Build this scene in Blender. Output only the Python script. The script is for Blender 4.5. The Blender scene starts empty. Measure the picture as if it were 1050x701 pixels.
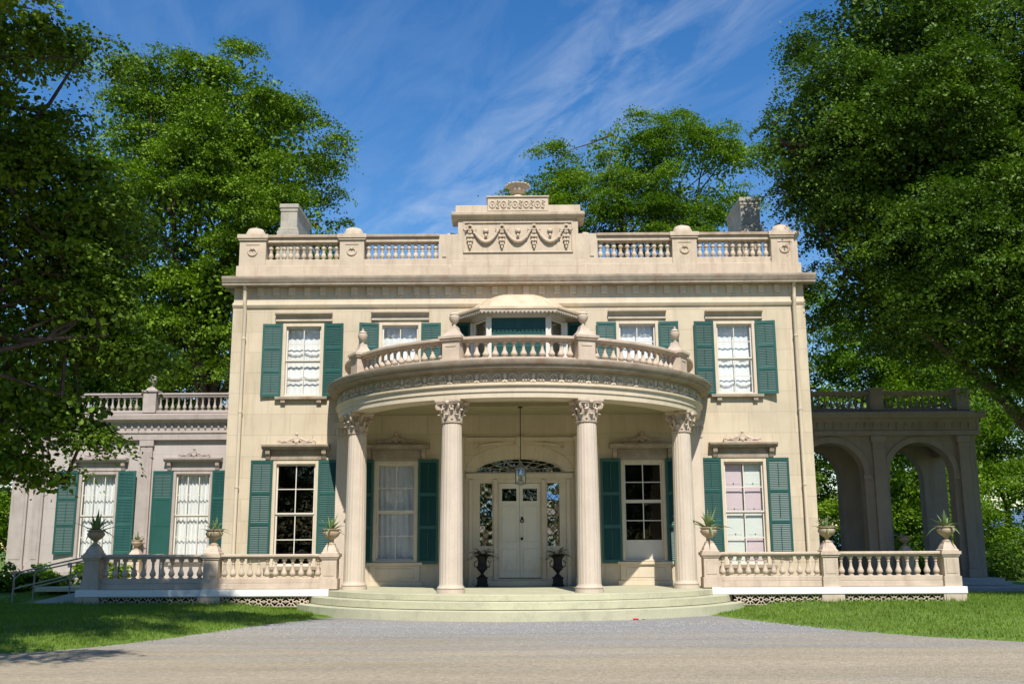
import bpy, math, random
import numpy as np
from mathutils import Vector, Matrix
R = math.radians
PI = math.pi
random.seed(7)
C = bpy.context.scene.collection
scene = bpy.context.scene

# ------------------------------------------------------------------ camera
cam_d = bpy.data.cameras.new('camera')
cam_d.sensor_width = 36.0
cam_d.lens = 36.0 * 1049.0 / 1050.0
cam_d.clip_end = 6000
cam = bpy.data.objects.new('camera', cam_d)
C.objects.link(cam)
cam.matrix_world = (Matrix.Translation((-0.015, -30.0, 1.056)) @ Matrix.Rotation(0.00612, 4, 'Z')
                    @ Matrix.Rotation(PI / 2 + 0.19858, 4, 'X') @ Matrix.Rotation(-0.00476, 4, 'Z'))
scene.camera = cam

# ------------------------------------------------------------------ world, sun, exposure
SUN_EL, SUN_AZ = R(50), R(8)          # azimuth measured from behind the camera towards the right
world = bpy.data.worlds.new('World')
scene.world = world
world.use_nodes = True
nt = world.node_tree
nt.nodes.clear()
n_out = nt.nodes.new('ShaderNodeOutputWorld')
n_bg = nt.nodes.new('ShaderNodeBackground')
n_sky = nt.nodes.new('ShaderNodeTexSky')
n_sky.sky_type = 'NISHITA'
n_sky.sun_disc = False
n_sky.sun_elevation = SUN_EL
n_sky.sun_rotation = PI - SUN_AZ
n_sky.altitude = 50
n_sky.air_density = 1.25
n_sky.dust_density = 0.05
n_sky.ozone_density = 3.0
n_bg.inputs['Strength'].default_value = 0.080
n_hsv = nt.nodes.new('ShaderNodeHueSaturation')
n_hsv.inputs['Saturation'].default_value = 1.36
n_hsv.inputs['Hue'].default_value = 0.508
n_hsv.inputs['Value'].default_value = 1.32
nt.links.new(n_sky.outputs['Color'], n_hsv.inputs['Color'])
# thin cirrus: streaky noise laid out on the plane of the high cloud
n_tc = nt.nodes.new('ShaderNodeTexCoord')
n_sep = nt.nodes.new('ShaderNodeSeparateXYZ')
nt.links.new(n_tc.outputs['Generated'], n_sep.inputs[0])


def wmath(op, a, b=None, c=None):
    n = nt.nodes.new('ShaderNodeMath')
    n.operation = op
    for i, x in enumerate((a, b, c)):
        if x is None:
            continue
        if isinstance(x, (int, float)):
            n.inputs[i].default_value = x
        else:
            nt.links.new(x, n.inputs[i])
    return n.outputs[0]


zc = wmath('MAXIMUM', n_sep.outputs[2], 0.05)
cpx = wmath('DIVIDE', n_sep.outputs[0], zc)
cpy = wmath('DIVIDE', n_sep.outputs[1], zc)
cu = wmath('MULTIPLY_ADD', cpy, -0.91, wmath('MULTIPLY', cpx, 0.41))
cv = wmath('MULTIPLY_ADD', cpy, 0.41, wmath('MULTIPLY', cpx, 0.91))
n_cmb = nt.nodes.new('ShaderNodeCombineXYZ')
nt.links.new(wmath('MULTIPLY', cu, 1.1), n_cmb.inputs[0])
nt.links.new(wmath('MULTIPLY', cv, 3.4), n_cmb.inputs[1])
n_n1 = nt.nodes.new('ShaderNodeTexNoise')
n_n1.inputs['Scale'].default_value = 2.1
n_n1.inputs['Detail'].default_value = 9
n_n1.inputs['Roughness'].default_value = 0.62
n_n1.inputs['Distortion'].default_value = 0.6
nt.links.new(n_cmb.outputs[0], n_n1.inputs['Vector'])
n_r1 = nt.nodes.new('ShaderNodeMapRange')
n_r1.inputs['From Min'].default_value = 0.40
n_r1.inputs['From Max'].default_value = 0.78
nt.links.new(n_n1.outputs['Fac'], n_r1.inputs['Value'])
# one broad band of it is thicker than the rest
band = wmath('POWER', 2.718, wmath('MULTIPLY', -1.0, wmath('POWER', wmath('ABSOLUTE', wmath('DIVIDE', wmath('SUBTRACT', cv, 1.02), 0.17)), 2.0)))
n_r2o = wmath('MULTIPLY_ADD', band, 0.95, 0.28)
n_mul = nt.nodes.new('ShaderNodeMath')
n_mul.operation = 'MULTIPLY'
n_dim = nt.nodes.new('ShaderNodeMath')
n_dim.operation = 'MULTIPLY'
n_dim.inputs[1].default_value = 0.36
nt.links.new(n_r1.outputs['Result'], n_mul.inputs[0])
nt.links.new(n_r2o, n_mul.inputs[1])
n_mx = nt.nodes.new('ShaderNodeMix')
n_mx.data_type = 'RGBA'
nt.links.new(n_mul.outputs[0], n_dim.inputs[0])
nt.links.new(n_dim.outputs[0], n_mx.inputs[0])
nt.links.new(n_hsv.outputs['Color'], n_mx.inputs[6])
n_mx.inputs[7].default_value = (7.2, 8.0, 9.2, 1)
nt.links.new(n_mx.outputs[2], n_bg.inputs['Color'])
nt.links.new(n_bg.outputs[0], n_out.inputs[0])

sun_d = bpy.data.lights.new('sun', 'SUN')
sun_d.energy = 5.0
sun_d.angle = R(0.53)
sun_d.color = (1.0, 0.95, 0.86)
sun = bpy.data.objects.new('sun', sun_d)
C.objects.link(sun)
sv = Vector((math.sin(SUN_AZ) * math.cos(SUN_EL), -math.cos(SUN_AZ) * math.cos(SUN_EL), math.sin(SUN_EL)))
sun.rotation_euler = sv.to_track_quat('Z', 'Y').to_euler()
sun.location = (6, -40, 50)

scene.view_settings.view_transform = 'Standard'
scene.view_settings.look = 'None'
scene.view_settings.gamma = 1.0
scene.view_settings.use_curve_mapping = False
scene.view_settings.exposure = 0.38
scene.render.engine = 'CYCLES'
scene.cycles.max_bounces = 8
scene.cycles.transparent_max_bounces = 12
scene.cycles.use_denoising = True


# ------------------------------------------------------------------ materials
def lin(c):
    return (c[0], c[1], c[2], 1)


def mat(name, base, rough=0.7, var=0.15, scale=3.0, fine=0.1, bump=0.15, bscale=40.0, dirt=None, dirt_amt=0.0,
        spec=0.3, brick=None, streak=0.0, coords='Object'):
    m = bpy.data.materials.new(name)
    m.use_nodes = True
    t = m.node_tree
    b = t.nodes['Principled BSDF']
    b.inputs['Roughness'].default_value = rough
    b.inputs['Specular IOR Level'].default_value = spec
    tc = t.nodes.new('ShaderNodeNewGeometry')
    vec = tc.outputs['Position']
    n = t.nodes.new('ShaderNodeTexNoise')
    n.inputs['Scale'].default_value = scale
    n.inputs['Detail'].default_value = 6
    n.inputs['Roughness'].default_value = 0.6
    t.links.new(vec, n.inputs['Vector'])
    f = t.nodes.new('ShaderNodeTexNoise')
    f.inputs['Scale'].default_value = bscale
    f.inputs['Detail'].default_value = 4
    t.links.new(vec, f.inputs['Vector'])
    r1 = t.nodes.new('ShaderNodeMapRange')
    r1.inputs['From Min'].default_value = 0.3
    r1.inputs['From Max'].default_value = 0.7
    r1.inputs['To Min'].default_value = 1 - var
    r1.inputs['To Max'].default_value = 1 + var
    t.links.new(n.outputs['Fac'], r1.inputs['Value'])
    r2 = t.nodes.new('ShaderNodeMapRange')
    r2.inputs['From Min'].default_value = 0.3
    r2.inputs['From Max'].default_value = 0.7
    r2.inputs['To Min'].default_value = 1 - fine
    r2.inputs['To Max'].default_value = 1 + fine
    t.links.new(f.outputs['Fac'], r2.inputs['Value'])
    mu = t.nodes.new('ShaderNodeMath')
    mu.operation = 'MULTIPLY'
    t.links.new(r1.outputs[0], mu.inputs[0])
    t.links.new(r2.outputs[0], mu.inputs[1])
    fac = mu.outputs[0]
    height = f.outputs['Fac']
    if brick:
        bw, bh, mort, amt = brick
        sx = t.nodes.new('ShaderNodeSeparateXYZ')
        t.links.new(vec, sx.inputs[0])
        cx = t.nodes.new('ShaderNodeCombineXYZ')
        ad = t.nodes.new('ShaderNodeMath')
        ad.operation = 'ADD'
        t.links.new(sx.outputs[0], ad.inputs[0])
        t.links.new(sx.outputs[1], ad.inputs[1])
        t.links.new(ad.outputs[0], cx.inputs[0])
        t.links.new(sx.outputs[2], cx.inputs[1])
        br = t.nodes.new('ShaderNodeTexBrick')
        br.inputs['Scale'].default_value = 1
        br.inputs['Brick Width'].default_value = bw
        br.inputs['Row Height'].default_value = bh
        br.inputs['Mortar Size'].default_value = mort
        br.inputs['Mortar Smooth'].default_value = 0.3
        br.inputs['Color1'].default_value = (1 - amt, 1 - amt, 1 - amt, 1)
        br.inputs['Color2'].default_value = (1 + amt, 1 + amt, 1 + amt, 1)
        br.inputs['Mortar'].default_value = (0.86, 0.84, 0.8, 1)
        t.links.new(cx.outputs[0], br.inputs['Vector'])
        mu2 = t.nodes.new('ShaderNodeMath')
        mu2.operation = 'MULTIPLY'
        t.links.new(fac, mu2.inputs[0])
        t.links.new(br.outputs['Color'], mu2.inputs[1])
        fac = mu2.outputs[0]
    vm = t.nodes.new('ShaderNodeVectorMath')
    vm.operation = 'SCALE'
    vm.inputs[0].default_value = base
    t.links.new(fac, vm.inputs['Scale'])
    col = vm.outputs[0]
    if dirt and dirt_amt > 0:
        d = t.nodes.new('ShaderNodeTexNoise')
        mp = t.nodes.new('ShaderNodeMapping')
        mp.inputs['Scale'].default_value = (3.6, 3.6, 0.35) if streak else (2.2, 2.2, 2.2)
        t.links.new(vec, mp.inputs['Vector'])
        d.inputs['Scale'].default_value = 1.3
        d.inputs['Detail'].default_value = 8
        d.inputs['Roughness'].default_value = 0.7
        t.links.new(mp.outputs[0], d.inputs['Vector'])
        r3 = t.nodes.new('ShaderNodeMapRange')
        r3.inputs['From Min'].default_value = 0.5
        r3.inputs['From Max'].default_value = 0.75
        r3.inputs['To Max'].default_value = dirt_amt
        t.links.new(d.outputs['Fac'], r3.inputs['Value'])
        mx = t.nodes.new('ShaderNodeMix')
        mx.data_type = 'RGBA'
        t.links.new(r3.outputs[0], mx.inputs[0])
        t.links.new(col, mx.inputs[6])
        mx.inputs[7].default_value = lin(dirt)
        col = mx.outputs[2]
    t.links.new(col, b.inputs['Base Color'])
    if bump > 0:
        bp = t.nodes.new('ShaderNodeBump')
        bp.inputs['Strength'].default_value = bump
        bp.inputs['Distance'].default_value = 0.02
        t.links.new(height, bp.inputs['Height'])
        t.links.new(bp.outputs[0], b.inputs['Normal'])
    return m


M = {}
M['cream'] = mat('cream_stucco', (0.525, 0.442, 0.318), 0.85, 0.10, 0.9, 0.07, 0.2, 60, (0.36, 0.275, 0.17), 0.6,
                 brick=(1.35, 0.62, 0.014, 0.055), streak=1)
M['trim'] = mat('pale_trim_paint', (0.57, 0.485, 0.36), 0.6, 0.08, 2.0, 0.05, 0.06, 60, (0.36, 0.26, 0.17), 0.4, streak=1)
M['stone'] = mat('tan_cast_stone', (0.50, 0.405, 0.315), 0.85, 0.12, 2.5, 0.10, 0.25, 55, (0.27, 0.19, 0.12), 0.55, streak=1)
M['roofstone'] = mat('parapet_stucco', (0.50, 0.41, 0.305), 0.85, 0.10, 2.5, 0.08, 0.2, 55, (0.30, 0.19, 0.11), 0.6, streak=1)
M['coping'] = mat('stained_coping', (0.36, 0.285, 0.21), 0.85, 0.2, 3.0, 0.12, 0.2, 40, (0.26, 0.11, 0.05), 0.8)
M['column'] = mat('column_paint', (0.54, 0.455, 0.365), 0.75, 0.07, 1.6, 0.06, 0.12, 45, (0.36, 0.28, 0.21), 0.4, streak=1)
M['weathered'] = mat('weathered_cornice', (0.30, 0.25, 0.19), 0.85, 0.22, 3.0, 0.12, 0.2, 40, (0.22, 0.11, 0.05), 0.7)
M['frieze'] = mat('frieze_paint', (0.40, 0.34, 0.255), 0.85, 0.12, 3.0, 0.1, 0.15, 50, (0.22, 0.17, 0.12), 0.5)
M['mauve'] = mat('mauve_stucco', (0.41, 0.36, 0.33), 0.88, 0.07, 1.0, 0.05, 0.12, 50, (0.27, 0.22, 0.19), 0.4,
                 brick=(1.4, 0.62, 0.01, 0.025), streak=1)
M['mauvetrim'] = mat('mauve_trim', (0.37, 0.315, 0.285), 0.8, 0.12, 2.2, 0.08, 0.12, 50, (0.22, 0.17, 0.14), 0.55, streak=1)
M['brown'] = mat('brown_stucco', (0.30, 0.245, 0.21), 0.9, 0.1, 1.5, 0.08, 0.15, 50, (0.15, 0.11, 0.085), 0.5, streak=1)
M['porch'] = mat('porch_paint', (0.46, 0.445, 0.305), 0.65, 0.08, 1.0, 0.06, 0.12, 30, (0.31, 0.29, 0.22), 0.85)
M['white'] = mat('white_paint', (0.74, 0.725, 0.69), 0.5, 0.05, 2.0, 0.03, 0.04, 40, (0.45, 0.44, 0.4), 0.25)
M['sash'] = mat('sash_paint', (0.60, 0.56, 0.48), 0.5, 0.05, 2.0, 0.03, 0.04, 40)
M['door'] = mat('door_paint', (0.66, 0.61, 0.50), 0.5, 0.05, 2.0, 0.03, 0.04, 40, (0.4, 0.34, 0.25), 0.3, streak=1)
M['teal'] = mat('teal_shutter_paint', (0.013, 0.086, 0.070), 0.45, 0.10, 2.5, 0.06, 0.05, 50, (0.03, 0.10, 0.10), 0.5, streak=1, spec=0.4)
_t = M['teal'].node_tree
_oi = _t.nodes.new('ShaderNodeObjectInfo')
_hv = _t.nodes.new('ShaderNodeHueSaturation')
_mr = _t.nodes.new('ShaderNodeMapRange')
_mr.inputs['To Min'].default_value = 0.78
_mr.inputs['To Max'].default_value = 1.22
_t.links.new(_oi.outputs['Random'], _mr.inputs['Value'])
_t.links.new(_mr.outputs[0], _hv.inputs['Value'])
_mr2 = _t.nodes.new('ShaderNodeMapRange')
_mr2.inputs['To Min'].default_value = 1.0
_mr2.inputs['To Max'].default_value = 0.82
_t.links.new(_oi.outputs['Random'], _mr2.inputs['Value'])
_t.links.new(_mr2.outputs[0], _hv.inputs['Saturation'])
_b = _t.nodes['Principled BSDF']
_src = _b.inputs['Base Color'].links[0].from_socket
_t.links.new(_src, _hv.inputs['Color'])
_t.links.new(_hv.outputs[0], _b.inputs['Base Color'])
M['curtain'] = mat('white_curtain', (0.78, 0.77, 0.75), 0.9, 0.03, 2, 0.02, 0.0, 40)
M['sheer'] = mat('sheer_curtain', (0.66, 0.68, 0.72), 0.9, 0.06, 3, 0.03, 0.0, 40)
M['pink'] = mat('pale_pink_panel', (0.66, 0.53, 0.55), 0.8, 0.03, 2, 0.02, 0.0, 40)
M['panelwhite'] = mat('pale_green_panel', (0.70, 0.72, 0.66), 0.8, 0.03, 2, 0.02, 0.0, 40)
M['dark'] = mat('painted_gloom', (0.035, 0.028, 0.035), 0.9, 0.1, 2, 0.05, 0.0, 40)  # near-black colour stands in for the shade inside rooms and under the terraces
M['iron'] = mat('black_iron', (0.010, 0.010, 0.012), 0.6, 0.2, 6, 0.1, 0.1, 60, spec=0.25)
M['brass'] = mat('dull_metal', (0.22, 0.21, 0.19), 0.4, 0.1, 6, 0.05, 0.0, 60, spec=0.6)
M['terracotta'] = mat('stained_urn_stone', (0.40, 0.31, 0.215), 0.85, 0.2, 7, 0.12, 0.25, 60, (0.20, 0.10, 0.05), 0.6)
M['concrete'] = mat('ramp_concrete', (0.42, 0.41, 0.39), 0.9, 0.1, 2, 0.08, 0.15, 50)
M['greystone'] = mat('grey_step_stone', (0.36, 0.345, 0.325), 0.9, 0.15, 2, 0.1, 0.2, 40)
M['chimney'] = mat('chimney_stucco', (0.38, 0.345, 0.28), 0.9, 0.14, 2, 0.1, 0.2, 40, (0.22, 0.18, 0.13), 0.5,
                   brick=(0.5, 0.25, 0.012, 0.05))
M['lead'] = mat('bay_roof_metal', (0.56, 0.45, 0.31), 0.6, 0.12, 3, 0.06, 0.1, 40, (0.33, 0.17, 0.08), 0.5)
M['bark'] = mat('tree_bark', (0.075, 0.055, 0.042), 0.95, 0.3, 4, 0.3, 0.6, 25)
M['soil'] = mat('potting_soil', (0.05, 0.035, 0.025), 0.95, 0.2, 10, 0.2, 0.3, 60)
M['red'] = mat('red_scrap', (0.55, 0.03, 0.05), 0.6, 0.1, 10, 0.1, 0.0, 60)


def glass_mat(name, refl, tint, rough=0.03, wob=0.02, wsc=2.3):
    m = bpy.data.materials.new(name)
    m.use_nodes = True
    t = m.node_tree
    t.nodes.remove(t.nodes['Principled BSDF'])
    o = t.nodes['Material Output']
    tr = t.nodes.new('ShaderNodeBsdfTransparent')
    tr.inputs[0].default_value = lin(tint)
    gl = t.nodes.new('ShaderNodeBsdfGlossy')
    gl.inputs['Roughness'].default_value = rough
    mix = t.nodes.new('ShaderNodeMixShader')
    gi = t.nodes.new('ShaderNodeNewGeometry')
    dt = t.nodes.new('ShaderNodeVectorMath')
    dt.operation = 'DOT_PRODUCT'
    t.links.new(gi.outputs['Incoming'], dt.inputs[0])
    t.links.new(gi.outputs['Normal'], dt.inputs[1])
    ab = t.nodes.new('ShaderNodeMath')
    ab.operation = 'ABSOLUTE'
    t.links.new(dt.outputs['Value'], ab.inputs[0])
    om = t.nodes.new('ShaderNodeMath')
    om.operation = 'SUBTRACT'
    om.inputs[0].default_value = 1.0
    t.links.new(ab.outputs[0], om.inputs[1])
    pw = t.nodes.new('ShaderNodeMath')
    pw.operation = 'POWER'
    pw.inputs[1].default_value = 5.0
    t.links.new(om.outputs[0], pw.inputs[0])
    fr = t.nodes.new('ShaderNodeMath')
    fr.operation = 'MULTIPLY_ADD'
    fr.inputs[1].default_value = 0.92
    fr.inputs[2].default_value = 0.06
    t.links.new(pw.outputs[0], fr.inputs[0])
    mr = t.nodes.new('ShaderNodeMath')
    mr.operation = 'ADD'
    mr.use_clamp = True
    mr.inputs[1].default_value = refl
    t.links.new(fr.outputs[0], mr.inputs[0])
    t.links.new(mr.outputs[0], mix.inputs[0])
    t.links.new(tr.outputs[0], mix.inputs[1])
    t.links.new(gl.outputs[0], mix.inputs[2])
    n = t.nodes.new('ShaderNodeTexNoise')
    n.inputs['Scale'].default_value = wsc
    g = t.nodes.new('ShaderNodeNewGeometry')
    t.links.new(g.outputs['Position'], n.inputs['Vector'])
    bp = t.nodes.new('ShaderNodeBump')
    bp.inputs['Strength'].default_value = 0.6
    bp.inputs['Distance'].default_value = wob
    t.links.new(n.outputs[0], bp.inputs['Height'])
    t.links.new(bp.outputs[0], gl.inputs['Normal'])
    t.links.new(mix.outputs[0], o.inputs[0])
    return m


M['glass'] = glass_mat('window_glass', 0.015, (0.9, 0.92, 0.92))
M['mirrorglass'] = glass_mat('leaded_glass', 0.45, (0.4, 0.42, 0.45), 0.03, 0.16, 1.1)
M['lampglass'] = glass_mat('lantern_glass', 0.25, (0.75, 0.75, 0.72))


def leaf_mat(name, dark, light, trans=0.3, yellow=0.0):
    m = bpy.data.materials.new(name)
    m.use_nodes = True
    t = m.node_tree
    b = t.nodes['Principled BSDF']
    o = t.nodes['Material Output']
    g = t.nodes.new('ShaderNodeNewGeometry')
    n = t.nodes.new('ShaderNodeTexNoise')
    n.inputs['Scale'].default_value = 0.55
    n.inputs['Detail'].default_value = 3
    t.links.new(g.outputs['Position'], n.inputs['Vector'])
    ad = t.nodes.new('ShaderNodeMath')
    ad.operation = 'MULTIPLY_ADD'
    ad.inputs[1].default_value = 0.6
    ad.use_clamp = True
    t.links.new(g.outputs['Random Per Island'], ad.inputs[0])
    mm = t.nodes.new('ShaderNodeMath')
    mm.operation = 'MULTIPLY_ADD'
    mm.inputs[1].default_value = 1.2
    mm.inputs[2].default_value = -0.4
    t.links.new(n.outputs['Fac'], mm.inputs[0])
    t.links.new(mm.outputs[0], ad.inputs[2])
    mx = t.nodes.new('ShaderNodeMix')
    mx.data_type = 'RGBA'
    mx.inputs[6].default_value = lin(dark)
    mx.inputs[7].default_value = lin(light)
    t.links.new(ad.outputs[0], mx.inputs[0])
    t.links.new(mx.outputs[2], b.inputs['Base Color'])
    b.inputs['Roughness'].default_value = 0.5
    b.inputs['Specular IOR Level'].default_value = 0.25
    tl = t.nodes.new('ShaderNodeBsdfTranslucent')
    sc = t.nodes.new('ShaderNodeVectorMath')
    sc.operation = 'MULTIPLY'
    sc.inputs[1].default_value = (1.25, 1.5, 0.6)
    t.links.new(mx.outputs[2], sc.inputs[0])
    t.links.new(sc.outputs[0], tl.inputs[0])
    ms = t.nodes.new('ShaderNodeMixShader')
    ms.inputs[0].default_value = trans
    t.links.new(b.outputs[0], ms.inputs[1])
    t.links.new(tl.outputs[0], ms.inputs[2])
    t.links.new(ms.outputs[0], o.inputs[0])
    return m


M['leaf_maple'] = leaf_mat('maple_leaves', (0.026, 0.064, 0.005), (0.20, 0.32, 0.012), 0.24)
M['leaf_dark'] = leaf_mat('dark_leaves', (0.020, 0.056, 0.006), (0.12, 0.205, 0.011), 0.20)
M['leaf_near'] = leaf_mat('near_leaves', (0.020, 0.056, 0.006), (0.185, 0.29, 0.014), 0.24)
M['leaf_light'] = leaf_mat('locust_leaves', (0.045, 0.105, 0.008), (0.20, 0.31, 0.014), 0.34)
M['leaf_back'] = leaf_mat('far_leaves', (0.04, 0.10, 0.008), (0.20, 0.32, 0.014), 0.32)
M['agave'] = leaf_mat('agave_leaves', (0.13, 0.20, 0.075), (0.27, 0.36, 0.15), 0.18)
M['fern'] = leaf_mat('fern_fronds', (0.045, 0.075, 0.012), (0.13, 0.15, 0.03), 0.25)
M['grass'] = leaf_mat('grass_blades', (0.075, 0.145, 0.014), (0.165, 0.25, 0.026), 0.3)


# ------------------------------------------------------------------ mesh helpers
class MB:
    def __init__(self):
        self.v = []
        self.f = []
        self.m = []

    def quad_strip(self, rings, closed=True, mi=0):
        base = len(self.v)
        n = len(rings[0])
        for r in rings:
            self.v.extend(r)
        for i in range(len(rings) - 1):
            for j in range(n if closed else n - 1):
                a = base + i * n + j
                b = base + i * n + (j + 1) % n
                self.f.append((a, b, b + n, a + n))
                self.m.append(mi)
        return base

    def box(self, x0, x1, y0, y1, z0, z1, mi=0):
        b = len(self.v)
        self.v += [(x0, y0, z0), (x1, y0, z0), (x1, y1, z0), (x0, y1, z0), (x0, y0, z1), (x1, y0, z1), (x1, y1, z1), (x0, y1, z1)]
        for q in ((0, 3, 2, 1), (4, 5, 6, 7), (0, 1, 5, 4), (1, 2, 6, 5), (2, 3, 7, 6), (3, 0, 4, 7)):
            self.f.append(tuple(b + i for i in q))
            self.m.append(mi)

    def frustum(self, x, y, z0, z1, a0, b0, a1, b1, mi=0):
        b = len(self.v)
        for (z, a, c) in ((z0, a0, b0), (z1, a1, b1)):
            self.v += [(x - a, y - c, z), (x + a, y - c, z), (x + a, y + c, z), (x - a, y + c, z)]
        for q in ((0, 3, 2, 1), (4, 5, 6, 7), (0, 1, 5, 4), (1, 2, 6, 5), (2, 3, 7, 6), (3, 0, 4, 7)):
            self.f.append(tuple(b + i for i in q))
            self.m.append(mi)

    def lathe(self, prof, x=0, y=0, z=0, seg=20, mi=0, sx=1, sy=1):
        rings = []
        for (r, h) in prof:
            rings.append([(x + sx * r * math.cos(2 * PI * k / seg), y + sy * r * math.sin(2 * PI * k / seg), z + h) for k in range(seg)])
        b = self.quad_strip(rings, True, mi)
        n = len(prof)
        if prof[0][0] > 1e-4:
            self.f.append(tuple(b + k for k in reversed(range(seg))))
            self.m.append(mi)
        if prof[-1][0] > 1e-4:
            self.f.append(tuple(b + (n - 1) * seg + k for k in range(seg)))
            self.m.append(mi)

    def prism(self, poly, y0, y1, mi=0):          # polygon in XZ, extruded along Y
        b = len(self.v)
        n = len(poly)
        self.v += [(p[0], y0, p[1]) for p in poly] + [(p[0], y1, p[1]) for p in poly]
        self.f.append(tuple(b + i for i in range(n)))
        self.f.append(tuple(b + n + i for i in reversed(range(n))))
        self.m += [mi, mi]
        for i in range(n):
            j = (i + 1) % n
            self.f.append((b + j, b + i, b + n + i, b + n + j))
            self.m.append(mi)

    def profile_x(self, prof, x0, x1, mi=0):       # closed polygon in YZ, extruded along X
        b = len(self.v)
        n = len(prof)
        self.v += [(x0, p[0], p[1]) for p in prof] + [(x1, p[0], p[1]) for p in prof]
        self.f.append(tuple(b + i for i in reversed(range(n))))
        self.f.append(tuple(b + n + i for i in range(n)))
        self.m += [mi, mi]
        for i in range(n):
            j = (i + 1) % n
            self.f.append((b + i, b + j, b + n + j, b + n + i))
            self.m.append(mi)

    def sweep_arc(self, prof, a0, a1, n, mi=0):    # closed polygon (r,z) swept round the Z axis; angle 0 = towards -Y
        rings = []
        for i in range(n + 1):
            a = a0 + (a1 - a0) * i / n
            rings.append([(r * math.sin(a), -r * math.cos(a), z) for (r, z) in prof])
        b = self.quad_strip(rings, True, mi)
        k = len(prof)
        self.f.append(tuple(b + i for i in range(k)))
        self.f.append(tuple(b + n * k + i for i in reversed(range(k))))
        self.m += [mi, mi]

    def tube(self, pts, rad, seg=8, mi=0):
        pts = [Vector(p) for p in pts]
        n = len(pts)
        if not hasattr(rad, '__len__'):
            rad = [rad] * n
        rings = []
        up = Vector((0.13, 0.21, 0.97))
        for i, p in enumerate(pts):
            d = (pts[min(i + 1, n - 1)] - pts[max(i - 1, 0)])
            d = d.normalized() if d.length > 1e-6 else Vector((0, 0, 1))
            u = d.cross(up)
            if u.length < 0.05:
                u = d.cross(Vector((1, 0, 0)))
            u.normalize()
            w = d.cross(u)
            rings.append([tuple(p + (u * math.cos(2 * PI * k / seg) + w * math.sin(2 * PI * k / seg)) * rad[i]) for k in range(seg)])
        b = self.quad_strip(rings, True, mi)
        self.f.append(tuple(b + k for k in range(seg)))
        self.f.append(tuple(b + (n - 1) * seg + k for k in reversed(range(seg))))
        self.m += [mi, mi]

    def blob(self, x, y, z, rx, ry, rz, seg=8, rings=5, mi=0):
        prof = [(math.sin(PI * i / rings), -math.cos(PI * i / rings)) for i in range(rings + 1)]
        rr = []
        for (r, h) in prof:
            r = max(r, 1e-3)
            rr.append([(x + rx * r * math.cos(2 * PI * k / seg), y + ry * r * math.sin(2 * PI * k / seg), z + rz * h) for k in range(seg)])
        self.quad_strip(rr, True, mi)

    def torus(self, x, y, z, Rr, r, seg=18, s2=6, mi=0, axis='Y', sz=1.0):
        rings = []
        for i in range(seg + 1):
            a = 2 * PI * i / seg
            ring = []
            for k in range(s2):
                b = 2 * PI * k / s2
                q = Rr + r * math.cos(b)
                if axis == 'Y':
                    ring.append((x + q * math.cos(a), y + r * math.sin(b), z + sz * q * math.sin(a)))
                else:
                    ring.append((x + q * math.cos(a), y + q * math.sin(a), z + r * math.sin(b)))
            rings.append(ring)
        self.quad_strip(rings, True, mi)

    def wall(self, x0, x1, z0, z1, y0, y1, holes, mi=0):   # wall slab in XZ with rectangular holes
        xs = sorted(set([x0, x1] + [h for q in holes for h in q[:2]]))
        zs = sorted(set([z0, z1] + [h for q in holes for h in q[2:]]))

        def solid(i, j):
            if i < 0 or j < 0 or i >= len(xs) - 1 or j >= len(zs) - 1:
                return False
            cx, cz = (xs[i] + xs[i + 1]) / 2, (zs[j] + zs[j + 1]) / 2
            return not any(h[0] < cx < h[1] and h[2] < cz < h[3] for h in holes)

        def q(*p):
            b = len(self.v)
            self.v.extend(p)
            self.f.append((b, b + 1, b + 2, b + 3))
            self.m.append(mi)
        for i in range(len(xs) - 1):
            for j in range(len(zs) - 1):
                if not solid(i, j):
                    continue
                a, b, c, d = xs[i], xs[i + 1], zs[j], zs[j + 1]
                q((a, y0, c), (b, y0, c), (b, y0, d), (a, y0, d))
                q((b, y1, c), (a, y1, c), (a, y1, d), (b, y1, d))
                if not solid(i - 1, j):
                    q((a, y1, c), (a, y0, c), (a, y0, d), (a, y1, d))
                if not solid(i + 1, j):
                    q((b, y0, c), (b, y1, c), (b, y1, d), (b, y0, d))
                if not solid(i, j - 1):
                    q((a, y1, c), (b, y1, c), (b, y0, c), (a, y0, c))
                if not solid(i, j + 1):
                    q((a, y0, d), (b, y0, d), (b, y1, d), (a, y1, d))

    def arch_head(self, cx, r, zs, zt, y0, y1, n=20, ez=1.0, mi=0, x0=None, x1=None):  # spandrel over an arch
        x0 = cx - r if x0 is None else x0
        x1 = cx + r if x1 is None else x1
        pts = [(cx - r * math.cos(PI * i / n), zs + ez * r * math.sin(PI * i / n)) for i in range(n + 1)]

        def q(*p):
            b = len(self.v)
            self.v.extend(p)
            self.f.append(tuple(range(b, b + len(p))))
            self.m.append(mi)
        for i in range(n):
            (a, za), (b2, zb) = pts[i], pts[i + 1]
            q((a, y0, za), (b2, y0, zb), (b2, y0, zt), (a, y0, zt))
            q((b2, y1, zb), (a, y1, za), (a, y1, zt), (b2, y1, zt))
            q((a, y1, za), (b2, y1, zb), (b2, y0, zb), (a, y0, za))
        q((x0, y0, zt), (x1, y0, zt), (x1, y1, zt), (x0, y1, zt))
        q((x0, y1, zs), (x0, y0, zs), (x0, y0, zt), (x0, y1, zt))
        q((x1, y0, zs), (x1, y1, zs), (x1, y1, zt), (x1, y0, zt))

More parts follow.
